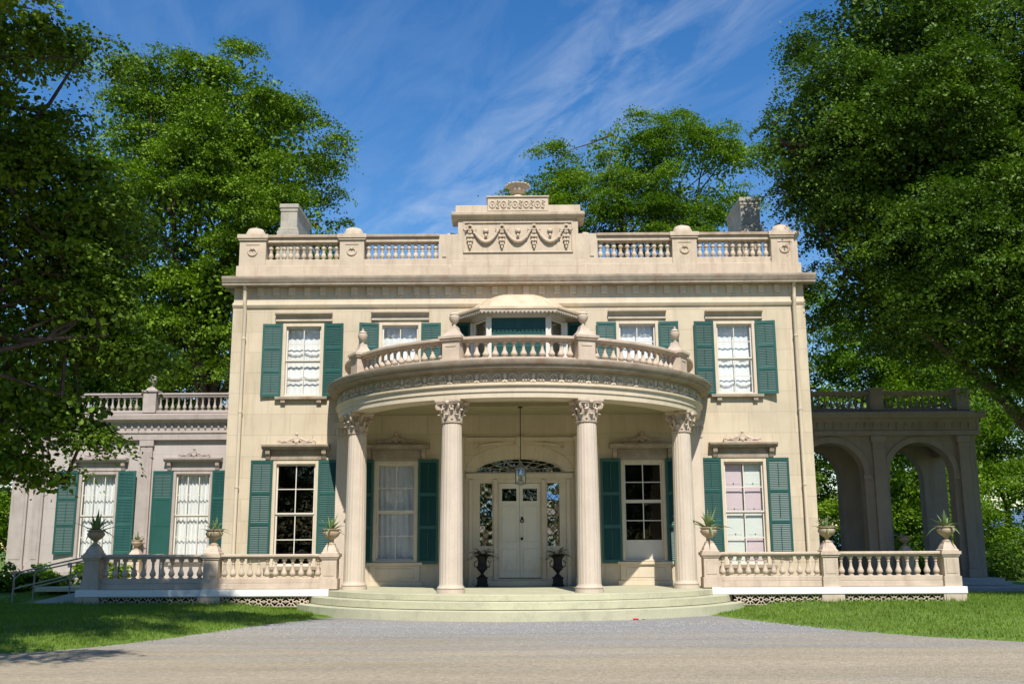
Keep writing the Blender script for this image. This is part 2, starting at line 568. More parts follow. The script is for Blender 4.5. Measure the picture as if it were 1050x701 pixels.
    def mesh(self, name, mats, smooth=None, sub=(0, 0, 0)):
        me = bpy.data.meshes.new(name)
        v = self.v if sub == (0, 0, 0) else [(a - sub[0], b - sub[1], c - sub[2]) for a, b, c in self.v]
        me.from_pydata(v, [], self.f)
        for mt in mats:
            me.materials.append(mt)
        if len(mats) > 1:
            me.polygons.foreach_set('material_index', self.m)
        if smooth:
            me.polygons.foreach_set('use_smooth', [True] * len(me.polygons))
            me.set_sharp_from_angle(angle=R(smooth))
        me.update()
        return me


def link(name, me, parent=None, loc=(0, 0, 0), rz=0.0, scale=None):
    o = bpy.data.objects.new(name, me)
    C.objects.link(o)
    o.location = loc
    o.rotation_euler = (0, 0, rz)
    if scale:
        o.scale = scale
    if parent is not None:
        o.parent = parent
    return o


def part(name, mb, mats, parent, loc=(0, 0, 0), smooth=None, bevel=0.0, rz=0.0):
    if not isinstance(mats, (list, tuple)):
        mats = [mats]
    o = link(name, mb.mesh(name, mats, smooth), parent, loc, rz)
    if bevel:
        bv = o.modifiers.new('bevel', 'BEVEL')
        bv.width = bevel
        bv.segments = 1
        bv.limit_method = 'ANGLE'
    return o


def tag(o, label, cat, group=None):
    o['label'] = label
    o['category'] = cat
    if group:
        o['group'] = group
    return o


def thing(name, label, cat, loc=(0, 0, 0), group=None, rz=0.0):
    o = bpy.data.objects.new(name, None)
    o.empty_display_size = 0.3
    C.objects.link(o)
    o.location = loc
    o.rotation_euler = (0, 0, rz)
    return tag(o, label, cat, group)


def structure(name, mb, mats, smooth=None):
    o = part(name, mb, mats, None, smooth=smooth)
    o['kind'] = 'structure'
    return o


# ------------------------------------------------------------------ ground
DRIVE_Z = -0.57


def smoothstep(a, b, x):
    t = np.clip((x - a) / (b - a), 0, 1)
    return t * t * (3 - 2 * t)


# drive outline (towards the house), world metres: x, y of the gravel's far edge
EDGE = [(-60, -14.5), (-30, -14.4), (-14, -14.0), (-9.5, -13.4), (-8.4, -12.95), (-7.7, -12.4), (-7.2, -11.6), (-6.64, -10.2), (-6.2, -8.7), (-5.85, -7.5),
        (-5.35, -6.2), (-4.95, -5.2), (-4.6, -4.4), (0, -3.9), (4.6, -4.2), (4.95, -4.9), (5.6, -7.0), (6.4, -8.8), (7.45, -10.4), (8.7, -11.6),
        (13, -12.6), (20, -13.4), (60, -14.5)]
EX = np.array([p[0] for p in EDGE])
EY = np.array([p[1] for p in EDGE])


def drive_mask(x, y, soft=0.35):
    """1 on the gravel, 0 on the lawn"""
    e = np.interp(x, EX, EY)
    # distance made roughly perpendicular where the edge is steep
    sl = (np.interp(x + 0.2, EX, EY) - np.interp(x - 0.2, EX, EY)) / 0.4
    d = (e - y) / np.sqrt(1 + sl * sl)
    return smoothstep(-soft, soft, d), d


def ground_z(x, y):
    x = np.asarray(x, float)
    y = np.asarray(y, float)
    _, d = drive_mask(x, y)
    rise = 0.18 * smoothstep(0.0, 5.0, -d) + 0.05 * smoothstep(-0.05, 0.25, -d)
    z = DRIVE_Z + rise
    z = z + 0.30 * smoothstep(-2.0, 3.0, y) * smoothstep(-11, -13, x)   # planting bed by the left wing
    z = z - 6.0 * smoothstep(12, 70, y) * smoothstep(-40, 10, x)          # falls away towards the river behind
    return z


def grid_sheet(name, xs, ys, zf, m, kind=True):
    X, Y = np.meshgrid(xs, ys)
    Z = zf(X, Y)
    n, k = X.shape
    v = np.stack([X, Y, Z], -1).reshape(-1, 3)
    i = np.arange((n - 1) * (k - 1))
    r, c = i // (k - 1), i % (k - 1)
    a = r * k + c
    f = np.stack([a, a + 1, a + k + 1, a + k], 1)
    me = mesh_np(name, v, f, m, smooth=True)
    o = link(name, me)
    if kind:
        o['kind'] = 'structure'
    return o


def mesh_np(name, v, f, m, smooth=False):
    me = bpy.data.meshes.new(name)
    k = f.shape[1]
    me.vertices.add(len(v))
    me.vertices.foreach_set('co', np.ascontiguousarray(v, dtype=np.float32).ravel())
    me.loops.add(f.size)
    me.loops.foreach_set('vertex_index', np.ascontiguousarray(f, dtype=np.int32).ravel())
    me.polygons.add(len(f))
    me.polygons.foreach_set('loop_start', np.arange(0, f.size, k, dtype=np.int32))
    me.polygons.foreach_set('loop_total', np.full(len(f), k, dtype=np.int32))
    me.polygons.foreach_set('use_smooth', np.full(len(f), smooth, dtype=bool))
    me.materials.append(m)
    me.update(calc_edges=True)
    me.validate()
    return me


def lawn_material():
    m = mat('lawn_turf', (0.105, 0.172, 0.020), 0.9, 0.3, 0.8, 0.35, 0.5, 18, (0.13, 0.12, 0.035), 0.35)
    return m


def gravel_material():
    m = bpy.data.materials.new('driveway_gravel')
    m.use_nodes = True
    t = m.node_tree
    b = t.nodes['Principled BSDF']
    b.inputs['Roughness'].default_value = 0.95
    b.inputs['Specular IOR Level'].default_value = 0.1
    g = t.nodes.new('ShaderNodeNewGeometry')
    sp = t.nodes.new('ShaderNodeSeparateXYZ')
    t.links.new(g.outputs['Position'], sp.inputs[0])
    # wheel-worn streaks running along the drive (X)
    mp = t.nodes.new('ShaderNodeMapping')
    mp.inputs['Scale'].default_value = (0.12, 0.8, 1)
    mp.inputs['Rotation'].default_value = (0, 0, R(3))
    t.links.new(g.outputs['Position'], mp.inputs['Vector'])
    n = t.nodes.new('ShaderNodeTexNoise')
    n.inputs['Scale'].default_value = 1.0
    n.inputs['Detail'].default_value = 5
    n.inputs['Roughness'].default_value = 0.6
    t.links.new(mp.outputs[0], n.inputs['Vector'])
    # loose grey stone near the steps, bare sandy dirt where cars pass
    mr = t.nodes.new('ShaderNodeMapRange')
    mr.inputs['From Min'].default_value = -8.5
    mr.inputs['From Max'].default_value = -14.5
    t.links.new(sp.outputs[1], mr.inputs['Value'])
    ad = t.nodes.new('ShaderNodeMath')
    ad.operation = 'MULTIPLY_ADD'
    ad.inputs[1].default_value = 3.2
    ad.inputs[2].default_value = -1.6
    t.links.new(n.outputs['Fac'], ad.inputs[0])
    a2 = t.nodes.new('ShaderNodeMath')
    a2.operation = 'ADD'
    a2.use_clamp = True
    t.links.new(ad.outputs[0], a2.inputs[0])
    t.links.new(mr.outputs[0], a2.inputs[1])
    c = t.nodes.new('ShaderNodeMix')
    c.data_type = 'RGBA'
    c.inputs[6].default_value = (0.27, 0.262, 0.25, 1)
    c.inputs[7].default_value = (0.345, 0.292, 0.210, 1)
    t.links.new(a2.outputs[0], c.inputs[0])
    v = t.nodes.new('ShaderNodeTexVoronoi')
    v.inputs['Scale'].default_value = 30
    t.links.new(g.outputs['Position'], v.inputs['Vector'])
    f = t.nodes.new('ShaderNodeTexNoise')
    f.inputs['Scale'].default_value = 9
    f.inputs['Detail'].default_value = 8
    f.inputs['Roughness'].default_value = 0.75
    t.links.new(g.outputs['Position'], f.inputs['Vector'])
    sv_ = t.nodes.new('ShaderNodeSeparateColor')
    t.links.new(v.outputs['Color'], sv_.inputs[0])
    r1 = t.nodes.new('ShaderNodeMapRange')
    r1.inputs['To Min'].default_value = 0.86
    r1.inputs['To Max'].default_value = 1.14
    t.links.new(sv_.outputs[0], r1.inputs['Value'])
    r2 = t.nodes.new('ShaderNodeMapRange')
    r2.inputs['From Min'].default_value = 0.3
    r2.inputs['From Max'].default_value = 0.7
    r2.inputs['To Min'].default_value = 0.75
    r2.inputs['To Max'].default_value = 1.2
    t.links.new(f.outputs['Fac'], r2.inputs['Value'])
    mp2 = t.nodes.new('ShaderNodeMapping')
    mp2.inputs['Scale'].default_value = (0.14, 0.9, 1)
    mp2.inputs['Rotation'].default_value = (0, 0, R(-2))
    t.links.new(g.outputs['Position'], mp2.inputs['Vector'])
    nn = t.nodes.new('ShaderNodeTexNoise')
    nn.inputs['Scale'].default_value = 1.0
    nn.inputs['Detail'].default_value = 4
    nn.inputs['Roughness'].default_value = 0.6
    t.links.new(mp2.outputs[0], nn.inputs['Vector'])
    r4 = t.nodes.new('ShaderNodeMapRange')
    r4.inputs['From Min'].default_value = 0.3
    r4.inputs['From Max'].default_value = 0.7
    r4.inputs['To Min'].default_value = 0.85
    r4.inputs['To Max'].default_value = 1.10
    t.links.new(nn.outputs['Fac'], r4.inputs['Value'])
    m4 = t.nodes.new('ShaderNodeMath')
    m4.operation = 'MULTIPLY'
    t.links.new(r1.outputs[0], m4.inputs[0])
    t.links.new(r4.outputs[0], m4.inputs[1])
    mu = t.nodes.new('ShaderNodeMath')
    mu.operation = 'MULTIPLY'
    t.links.new(m4.outputs[0], mu.inputs[0])
    t.links.new(r2.outputs[0], mu.inputs[1])
    vm = t.nodes.new('ShaderNodeVectorMath')
    vm.operation = 'SCALE'
    t.links.new(c.outputs[2], vm.inputs[0])
    t.links.new(mu.outputs[0], vm.inputs['Scale'])
    t.links.new(vm.outputs[0], b.inputs['Base Color'])
    bp = t.nodes.new('ShaderNodeBump')
    bp.inputs['Strength'].default_value = 0.7
    bp.inputs['Distance'].default_value = 0.02
    t.links.new(v.outputs['Distance'], bp.inputs['Height'])
    t.links.new(bp.outputs[0], b.inputs['Normal'])
    return m


M['lawn'] = lawn_material()
M['gravel'] = gravel_material()

gx = np.concatenate([[-3000, -1200, -500, -200, -100, -60], np.arange(-40, 40.1, 0.4), [60, 100, 200, 500, 1200, 3000]])
gy = np.concatenate([[-1500, -500, -150, -70], np.arange(-40, 14.1, 0.4), [18, 24, 30, 40, 50, 60, 70, 90, 120, 200, 500, 1500, 4000]])


def lawn_z(X, Y):
    _, d = drive_mask(X, Y)
    # dips just below the gravel sheet where the drive runs
    return ground_z(X, Y) - 0.03 * smoothstep(0.0, 0.5, d)


grid_sheet('lawn', gx, gy, lawn_z, M['lawn'])

# the gravel drive: its own sheet following the edge
us = np.concatenate([[-60, -40, -30, -22], np.arange(-16, 16.1, 0.2), [22, 30, 40, 60]])
rng0 = np.random.default_rng(3)
rows = np.concatenate([[0, 0.12, 0.3, 0.6, 1.0], np.linspace(1.6, 40, 24)])
V = []
for d in rows:
    e = np.interp(us, EX, EY)
    jit = 0.10 * np.sin(us * 7.1) + 0.08 * np.sin(us * 13.7 + 1.2) + rng0.normal(0, 0.03, len(us))
    yy = e + (jit if d == 0 else 0) - d
    zz = np.full_like(us, DRIVE_Z + 0.004) + (0.010 if d > 0.3 else 0)
    V.append(np.stack([us, yy, zz], 1))
V = np.concatenate(V)
k = len(us)
i = np.arange((len(rows) - 1) * (k - 1))
a = (i // (k - 1)) * k + i % (k - 1)
o = link('driveway', mesh_np('driveway', V, np.stack([a + k, a + k + 1, a + 1, a], 1), M['gravel'], True))
o['kind'] = 'structure'

# loose pebbles near the steps
rng = np.random.default_rng(11)
N = 9000
px = rng.uniform(-7.5, 8.5, N)
py = -6.3 - np.abs(rng.normal(0, 1.9, N))
_, dd = drive_mask(px, py)
keep = (dd > 0.05) & (px * px + py * py > 6.42 ** 2)
px, py = px[keep], py[keep]
N = len(px)
base = np.array([(1, 0, 0), (-.5, .87, 0), (-.5, -.87, 0), (0, 0, .8)])
ang = rng.uniform(0, 6.28, N)
s = rng.uniform(0.008, 0.022, N)
v = np.zeros((N, 4, 3))
ca, sa = np.cos(ang), np.sin(ang)
for q in range(4):
    v[:, q, 0] = px + s * (base[q, 0] * ca - base[q, 1] * sa)
    v[:, q, 1] = py + s * (base[q, 0] * sa + base[q, 1] * ca)
    v[:, q, 2] = DRIVE_Z + 0.012 + s * base[q, 2]
tri = np.array([(0, 1, 3), (1, 2, 3), (2, 0, 3)])
f = (np.arange(N)[:, None, None] * 4 + tri[None]).reshape(-1, 3)
M['pebble'] = mat('grey_pebbles', (0.27, 0.265, 0.265), 0.9, 0.4, 22, 0.3, 0.0, 60)
o = link('gravel', mesh_np('gravel', v.reshape(-1, 3), f, M['pebble'], False))
o['kind'] = 'stuff'
tag(o, 'loose grey gravel strewn in front of the porch steps', 'gravel')

# grass blades over the visible lawn
N = 150000
gxs = np.concatenate([rng.uniform(-14.5, -5, N // 2), rng.uniform(4.8, 19, N // 2)])
gys = rng.uniform(-16, 2.5, N)
_, dd = drive_mask(gxs, gys)
keep = (dd < rng.exponential(0.09, N)) & ~((np.abs(gxs) < 11.75) & (gys > -2.62)) & (gxs ** 2 + gys ** 2 > 6.42 ** 2) \
    & ~((gxs < -11.5) & (gxs > -13.6) & (gys > -2.1) & (gys < -0.7)) & ~((gxs > 11) & (gys > 1.5)) 
gxs, gys = gxs[keep], gys[keep]
gzs = ground_z(gxs, gys)
N = len(gxs)
ang = rng.uniform(0, 6.28, N)
h = rng.uniform(0.03, 0.075, N) * np.where(rng.uniform(0, 1, N) < 0.04, 1.9, 1.0)
h = h * np.where((gys > -2.95) & (np.abs(gxs) < 11.9), 1.9, 1.0)
w = rng.uniform(0.006, 0.014, N)
v = np.zeros((N, 3, 3))
lean = rng.normal(0, 0.022, (N, 2))
v[:, 0] = np.stack([gxs - w * np.cos(ang), gys - w * np.sin(ang), gzs - 0.01], 1)
v[:, 1] = np.stack([gxs + w * np.cos(ang), gys + w * np.sin(ang), gzs - 0.01], 1)
v[:, 2] = np.stack([gxs + lean[:, 0], gys + lean[:, 1], gzs + h], 1)
o = link('grass', mesh_np('grass', v.reshape(-1, 3), np.arange(N * 3).reshape(-1, 3), M['grass'], False))
o['kind'] = 'stuff'
tag(o, 'short mown green grass on the lawns either side of the drive', 'grass')

# far hills beyond the river on the right, distance haze painted in as blue
mb = MB()
xs = np.linspace(200, 1900, 60)
top = [40 + 22 * math.sin(x / 170.0) + 9 * math.sin(x / 61.0 + 1) + 0.012 * x for x in xs]
rg = []
for x, t_ in zip(xs, top):
    rg.append([(x, 2600, -30), (x, 2750, t_ * 0.75 + 4), (x, 3000, t_ * 1.35 + 10), (x, 3500, -30)])
mb.quad_strip(rg, False)
M['hill'] = mat('hazy_wooded_hill', (0.10, 0.16, 0.26), 0.95, 0.1, 0.01, 0.05, 0.0, 1)  # the blue is distance haze put into the colour
structure('hills', mb, M['hill'], smooth=60)

# ------------------------------------------------------------------ shared part meshes
def shutter_mesh(w, h, closed_low=False):
    mb = MB()
    t = 0.045
    fw = 0.062
    mb.box(0, fw, -t, 0, 0, h)
    mb.box(w - fw, w, -t, 0, 0, h)
    rails = [0, h * 0.345, h * 0.66, h]
    for i, z in enumerate(rails):
        z0 = min(max(z - 0.045, 0), h - 0.09)
        mb.box(fw, w - fw, -t + 0.003, -0.003, z0, z0 + 0.09)
    step = 0.05
    for i in range(3):
        za, zb = rails[i] + (0.09 if i == 0 else 0.045), rails[i + 1] - (0.09 if i == 2 else 0.045)
        n = int((zb - za) / step)
        if closed_low and i < 2:
            mb.box(fw, w - fw, -t + 0.012, -0.012, za, zb)
            continue
        for k in range(n):
            z = za + (zb - za) * (k + 0.5) / n
            b = len(mb.v)
            s = 0.026
            mb.v += [(fw, -t + 0.006, z - s), (w - fw, -t + 0.006, z - s), (w - fw, -0.008, z + s), (fw, -0.008, z + s),
                     (fw, -t + 0.010, z - s + 0.010), (w - fw, -t + 0.010, z - s + 0.010), (w - fw, -0.004, z + s + 0.008), (fw, -0.004, z + s + 0.008)]
            for q in ((0, 3, 2, 1), (4, 5, 6, 7), (0, 1, 5, 4), (2, 3, 7, 6)):
                mb.f.append(tuple(b + j for j in q))
                mb.m.append(0)
        mb.box(w / 2 - 0.009, w / 2 + 0.009, -t - 0.008, -t + 0.004, za + 0.08, zb - 0.08)
    return mb.mesh('shutter', [M['teal']])


_sh = {}


def shutter(parent, x, y, z, w, h, side, ang=8.0, low=False):
    """x = hinge side next to the window; side -1 opens to the left, +1 to the right; ang lifts the free edge off the wall"""
    key = (round(w, 2), round(h, 2), low)
    if key not in _sh:
        _sh[key] = shutter_mesh(w, h, low)
    o = link('shutter', _sh[key], parent)
    if side > 0:
        o.location = (x, y, z)
        o.rotation_euler = (0, 0, -R(ang))
    else:
        a = R(ang)
        o.location = (x - w * math.cos(a), y - w * math.sin(a), z)
        o.rotation_euler = (0, 0, a)
    return o


def curtain_mesh(w, h, style):
    mb = MB()
    ph, am, tl = random.uniform(0, 0.25), random.uniform(0.07, 0.13), random.uniform(0.72, 0.9)
    nx, nz = 48, 60
    rg = []
    for j in range(nz + 1):
        z = h * j / nz
        row = []
        for i in range(nx + 1):
            x = -w / 2 + w * i / nx
            u = i / nx
            if style == 'swag':
                tier = tl
                sag = ph + am * (abs(math.sin(PI * (2 * u))) ** 0.8)
                p = ((h - z - sag) / tier) % 1.0
                y = -0.06 * p ** 2.6 + 0.012 * math.sin(u * 40)
            elif style == 'pleat':
                y = 0.028 * math.sin(u * 2 * PI * 9 + 0.6 * math.sin(z * 2.0)) + 0.012 * math.sin(u * 2 * PI * 23)
            else:
                y = 0.015 * math.sin(u * 2 * PI * 7 + z) + 0.03 * math.sin(z * 1.7 + u * 5)
            row.append((x, y, z))
        rg.append(row)
    mb.quad_strip(rg, False)
    return mb


def window(parent, cx, y, z0, z1, w, style, cols=2, rows=4, lintel='flat', wm='trim', sill=True, glass='glass', casing=0.09, solid_low=0.0):
    """frame part with glass, sash bars, curtain, sill and lintel as sub-parts; y = wall face"""
    h = z1 - z0
    fr = MB()
    c = casing
    # casing proud of the wall, jambs back to the sash
    fr.box(-w / 2 - 0.002, -w / 2 + c, -0.025, 0.16, 0, h)
    fr.box(w / 2 - c, w / 2 + 0.002, -0.025, 0.16, 0, h)
    fr.box(-w / 2 + c, w / 2 - c, -0.023, 0.16, h - c, h)
    fr.box(-w / 2 + c, w / 2 - c, -0.023, 0.16, 0, 0.05)
    root = part('window', fr, M[wm if wm != 'cream' else 'sash'], parent, (cx, y, z0), bevel=0.008)
    # sashes
    sb = MB()
    iw = w - 2 * c
    ih = h - c - 0.05
    zb = 0.05
    sy = 0.07
    mid = zb + ih * (0.5 if not solid_low else 0.5 + solid_low / 2)
    lowz = zb + solid_low * ih
    for (a, b, yy) in ((zb, mid, sy + 0.035), (mid, zb + ih, sy)):
        sb.box(-iw / 2, -iw / 2 + 0.045, yy, yy + 0.035, a, b)
        sb.box(iw / 2 - 0.045, iw / 2, yy, yy + 0.035, a, b)
        sb.box(-iw / 2 + 0.045, iw / 2 - 0.045, yy, yy + 0.034, b - 0.045, b)
        sb.box(-iw / 2 + 0.045, iw / 2 - 0.045, yy, yy + 0.034, a, a + 0.045)
        if solid_low and a == zb:
            sb.box(-iw / 2 + 0.045, iw / 2 - 0.045, yy + 0.004, yy + 0.030, a + 0.045, lowz)
        a2 = lowz if (solid_low and a == zb) else a
        nr = rows // 2
        for r in range(1, nr):
            z = a2 + (b - a2) * r / nr
            sb.box(-iw / 2 + 0.045, iw / 2 - 0.045, yy + 0.006, yy + 0.030, z - 0.013, z + 0.013)
        for q in range(1, cols):
            x = -iw / 2 + iw * q / cols
            sb.box(x - 0.013, x + 0.013, yy + 0.003, yy + 0.032, a2 + 0.045, b - 0.045)
    part('sash', sb, M['sash'], root)
    g = MB()
    for (a, b, yy) in ((lowz + 0.002, mid - 0.002, sy + 0.052), (mid + 0.002, zb + ih - 0.002, sy + 0.017)):
        bb = len(g.v)
        g.v += [(-iw / 2 + 0.02, yy, a + 0.02), (iw / 2 - 0.02, yy, a + 0.02), (iw / 2 - 0.02, yy, b - 0.02), (-iw / 2 + 0.02, yy, b - 0.02)]
        g.f.append((bb, bb + 1, bb + 2, bb + 3))
        g.m.append(0)
    part('pane', g, M[glass], root)
    if style in ('swag', 'pleat', 'loose'):
        cu = curtain_mesh(iw, ih, style)
        part('curtain', cu, M['sheer' if style == 'loose' else 'curtain'], root, (0, 0.27 if style != 'loose' else 0.34, zb), smooth=70)
    elif style == 'panels':
        p = MB()
        kn = [(0, 1, 0, 1), (1, 0, 0, 0), (1, 0, 1, 1)]
        pat = [[0, 1], [0, 0], [1, 1], [1, 0]]
        for r in range(4):
            for q in range(2):
                x0 = -iw / 2 + iw * q / 2 + 0.01
                x1 = x0 + iw / 2 - 0.02
                a, b = zb + ih * r / 4 + 0.006, zb + ih * (r + 1) / 4 - 0.006
                mi = pat[r][q]
                p.box(x0, x1, 0.215, 0.24, a, b, mi)
                p.box(x0 + 0.07, x1 - 0.07, 0.208, 0.2151, a + 0.08, b - 0.08, mi)
                p.blob(x0 + iw / 4, 0.20, a + 0.1, 0.016, 0.016, 0.016, mi=2)
        part('inside_shutter', p, [M['panelwhite'], M['pink'], M['iron']], root)
    if sill:
        s = MB()
        s.box(-w / 2 - 0.16, w / 2 + 0.16, -0.14, -0.026, -0.085, -0.002)
        s.box(-w / 2 + 0.002, w / 2 - 0.002, -0.026, 0.1, -0.085, -0.002)
        for sx in (-1, 1):
            s.box(sx * (w / 2 - 0.08) - 0.07, sx * (w / 2 - 0.08) + 0.07, -0.11, -0.003, -0.19, -0.085)
        part('sill', s, M['weathered' if wm == 'trim' else wm], root, bevel=0.008)
    if lintel == 'flat':
        l = MB()
        prof = [(-0.003, 0), (-0.06, 0), (-0.06, 0.04), (-0.045, 0.05), (-0.045, 0.15), (-0.09, 0.18), (-0.17, 0.21), (-0.17, 0.26), (-0.003, 0.27)]
        l.profile_x(prof, -w / 2 - 0.24, w / 2 + 0.24)
        part('lintel', l, M['frieze'], root, (0, 0, h + 0.06), bevel=0.006)
    elif lintel == 'hood':
        l = MB()
        wd = w / 2 + 0.33
        l.profile_x([(-0.003, 0.33), (-0.20, 0.33), (-0.20, 0.37), (-0.26, 0.40), (-0.27, 0.46), (-0.003, 0.485)], -wd, wd)
        l.box(-wd + 0.25, wd - 0.25, -0.035, -0.003, 0.03, 0.329)
        for sx in (-1, 1):
            xc = sx * (wd - 0.17)
            l.profile_x([(-0.003, 0.02), (-0.05, 0.04), (-0.09, 0.13), (-0.15, 0.2), (-0.17, 0.329), (-0.003, 0.329)], xc - 0.065, xc + 0.065)
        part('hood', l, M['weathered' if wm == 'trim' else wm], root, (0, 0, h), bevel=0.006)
        part('hood_ornament', hood_ornament(), M['stone' if wm == 'trim' else wm], root, (0, -0.05, h + 0.482), smooth=50)
    return root


def hood_ornament():
    mb = MB()
    # anthemion between two long scrolls
    for k in range(7):
        a = PI * (k + 0.5) / 7
        x, z = 0.13 * math.cos(a), 0.10 + 0.17 * math.sin(a)
        mb.tube([(0.02 * math.cos(a), 0, 0.06), (x * 0.7, -0.02, 0.06 + z * 0.55), (x, -0.01, z)], [0.03, 0.033, 0.018], 6)
    mb.blob(0, -0.02, 0.30, 0.05, 0.035, 0.05)
    mb.blob(0, -0.02, 0.08, 0.07, 0.04, 0.07)
    for sx in (-1, 1):
        pts = []
        for i in range(15):
            u = i / 14
            pts.append((sx * (0.08 + 0.44 * u), -0.005, 0.055 + 0.13 * (1 - u) ** 2 + 0.05 * u ** 3))
        mb.tube(pts, [0.045 - 0.02 * (i / 14) for i in range(15)], 6)
        mb.torus(sx * 0.50, -0.005, 0.085, 0.045, 0.022, 12, 6)
        mb.torus(sx * 0.17, -0.01, 0.11, 0.05, 0.025, 12, 6)
        mb.tube([(sx * 0.22, -0.01, 0.04), (sx * 0.34, -0.02, 0.10), (sx * 0.4, -0.01, 0.15)], [0.03, 0.025, 0.01], 6)
    mb.box(-0.55, 0.55, -0.03, 0.04, 0.0, 0.04)
    return mb


BAL = [(0.075, 0.0), (0.075, 0.045), (0.048, 0.06), (0.044, 0.09), (0.070, 0.13), (0.088, 0.20), (0.086, 0.27), (0.066, 0.36), (0.044, 0.47),
       (0.036, 0.60), (0.034, 0.72), (0.050, 0.735), (0.050, 0.755), (0.036, 0.77), (0.040, 0.84), (0.062, 0.88), (0.075, 0.91), (0.075, 1.0)]
BAL2 = [(0.07, 0.0), (0.07, 0.06), (0.04, 0.08), (0.062, 0.16), (0.080, 0.24), (0.066, 0.34), (0.040, 0.46), (0.052, 0.49), (0.052, 0.52), (0.040, 0.55),
        (0.062, 0.64), (0.078, 0.70), (0.062, 0.82), (0.036, 0.90), (0.036, 0.93), (0.07, 0.95), (0.07, 1.0)]


def baluster_mesh(h, prof, wide, m, seg=12):
    mb = MB()
    mb.lathe([(r * wide, z * h) for r, z in prof], seg=seg)
    return mb.mesh('baluster', [m], 40)


def urn_finial(mb, x, y, z, s=1.0, lid=True):
    pr = [(0.10, 0), (0.10, 0.03), (0.045, 0.05), (0.04, 0.09), (0.07, 0.12), (0.13, 0.19), (0.16, 0.27), (0.165, 0.33), (0.14, 0.36), (0.13, 0.38)]
    pr += [(0.155, 0.395), (0.12, 0.43), (0.07, 0.47), (0.03, 0.49), (0.035, 0.52), (0.02, 0.56), (0.001, 0.57)] if lid else [(0.17, 0.40), (0.17, 0.42), (0.13, 0.41), (0.10, 0.36)]
    mb.lathe([(r * s, h * s) for r, h in pr], x, y, z, 20)


# ------------------------------------------------------------------ MANSION
mansion = thing('mansion', 'cream stucco two storey mansion with rounded columned porch and roof balustrade', 'house')
LW = [(-6.53, 'dark'), (6.53, 'panels')]
HOLES = []
for x in (-6.445, 6.445):
    HOLES.append((x - 0.615, x + 0.615, 5.47, 7.69))
for x in (-3.55, 3.55):
    HOLES.append((x - 0.63, x + 0.63, 5.47, 7.71))
for x in (-6.53, 6.53):
    HOLES.append((x - 0.66, x + 0.66, 0.55, 3.58))
for x in (-3.595, 3.595):
    HOLES.append((x - 0.645, x + 0.645, 0.67, 3.56))
DOORHOLE = (-1.60, 1.60, 0.0, 3.24)
HOLES.append((-1.60, 1.60, -0.2, 4.10))
HOLES.append((-0.80, 0.80, 5.7, 7.6))
mb = MB()
WX = 8.55
mb.wall(-WX, WX, -0.6, 8.80, 0.0, 0.42, HOLES)
# elliptical arch head over the entrance
mb.arch_head(0, 1.60, 3.24, 4.10, 0.0, 0.42, 28, 0.5, x0=-1.6, x1=1.6)
# sides, back
mb.box(-WX, -WX + 0.4, 0.42, 12, -0.6, 8.8)
mb.box(WX - 0.4, WX, 0.42, 12, -0.6, 8.8)
mb.box(-WX + 0.4, WX - 0.4, 11.6, 12, -0.6, 8.8)
part('wall', mb, M['cream'], mansion)
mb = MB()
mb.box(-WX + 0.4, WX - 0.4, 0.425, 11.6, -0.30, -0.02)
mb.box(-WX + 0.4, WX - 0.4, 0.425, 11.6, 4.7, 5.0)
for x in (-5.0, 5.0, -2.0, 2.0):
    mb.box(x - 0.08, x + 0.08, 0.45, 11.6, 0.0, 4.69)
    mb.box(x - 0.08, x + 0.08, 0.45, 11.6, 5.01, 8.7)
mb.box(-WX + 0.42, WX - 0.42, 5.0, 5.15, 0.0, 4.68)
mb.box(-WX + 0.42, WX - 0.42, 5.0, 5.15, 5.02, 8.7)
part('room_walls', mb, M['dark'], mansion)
mb = MB()
mb.box(-WX + 0.02, WX - 0.02, 0.02, 11.98, 8.80, 8.98)
part('roof', mb, M['greystone'], mansion)

# corner quoin strips / water table
for s_ in (-1, 1):
    mb = MB()
    mb.box(s_ * 8.42 - 0.18, s_ * 8.42 + 0.18, -0.035, 0.0 - 0.001, 0.0, 8.19)
    part('corner_pilaster', mb, M['cream'], mansion, bevel=0.008)

# frieze and cornice
mb = MB()
mb.profile_x([(-0.002, 8.16), (-0.05, 8.18), (-0.09, 8.25), (-0.09, 8.29), (-0.05, 8.31), (-0.05, 8.34), (-0.002, 8.34)], -WX - 0.06, WX + 0.06)
part('architrave_band', mb, M['trim'], mansion)
mb = MB()
mb.box(-WX - 0.03, WX + 0.03, -0.04, -0.002, 8.342, 8.80)
nb = 36
for i in range(nb):
    x = -8.25 + 16.5 * i / (nb - 1)
    mb.profile_x([(-0.041, 8.52), (-0.09, 8.54), (-0.11, 8.58), (-0.12, 8.79), (-0.041, 8.79)], x - 0.09, x + 0.09)
    mb.prism([(x - 0.08, 8.525), (x - 0.05, 8.49), (x, 8.475), (x + 0.05, 8.49), (x + 0.08, 8.525)], -0.085, -0.0415)
part('bracket_frieze', mb, M['trim'], mansion)
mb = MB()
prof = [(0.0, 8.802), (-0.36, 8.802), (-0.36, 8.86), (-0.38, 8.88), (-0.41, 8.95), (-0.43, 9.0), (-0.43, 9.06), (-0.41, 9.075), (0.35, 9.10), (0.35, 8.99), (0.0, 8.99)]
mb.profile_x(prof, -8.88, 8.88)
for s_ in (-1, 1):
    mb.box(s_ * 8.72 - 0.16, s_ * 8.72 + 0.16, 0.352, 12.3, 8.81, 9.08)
part('cornice', mb, M['weathered'], mansion, bevel=0.006)

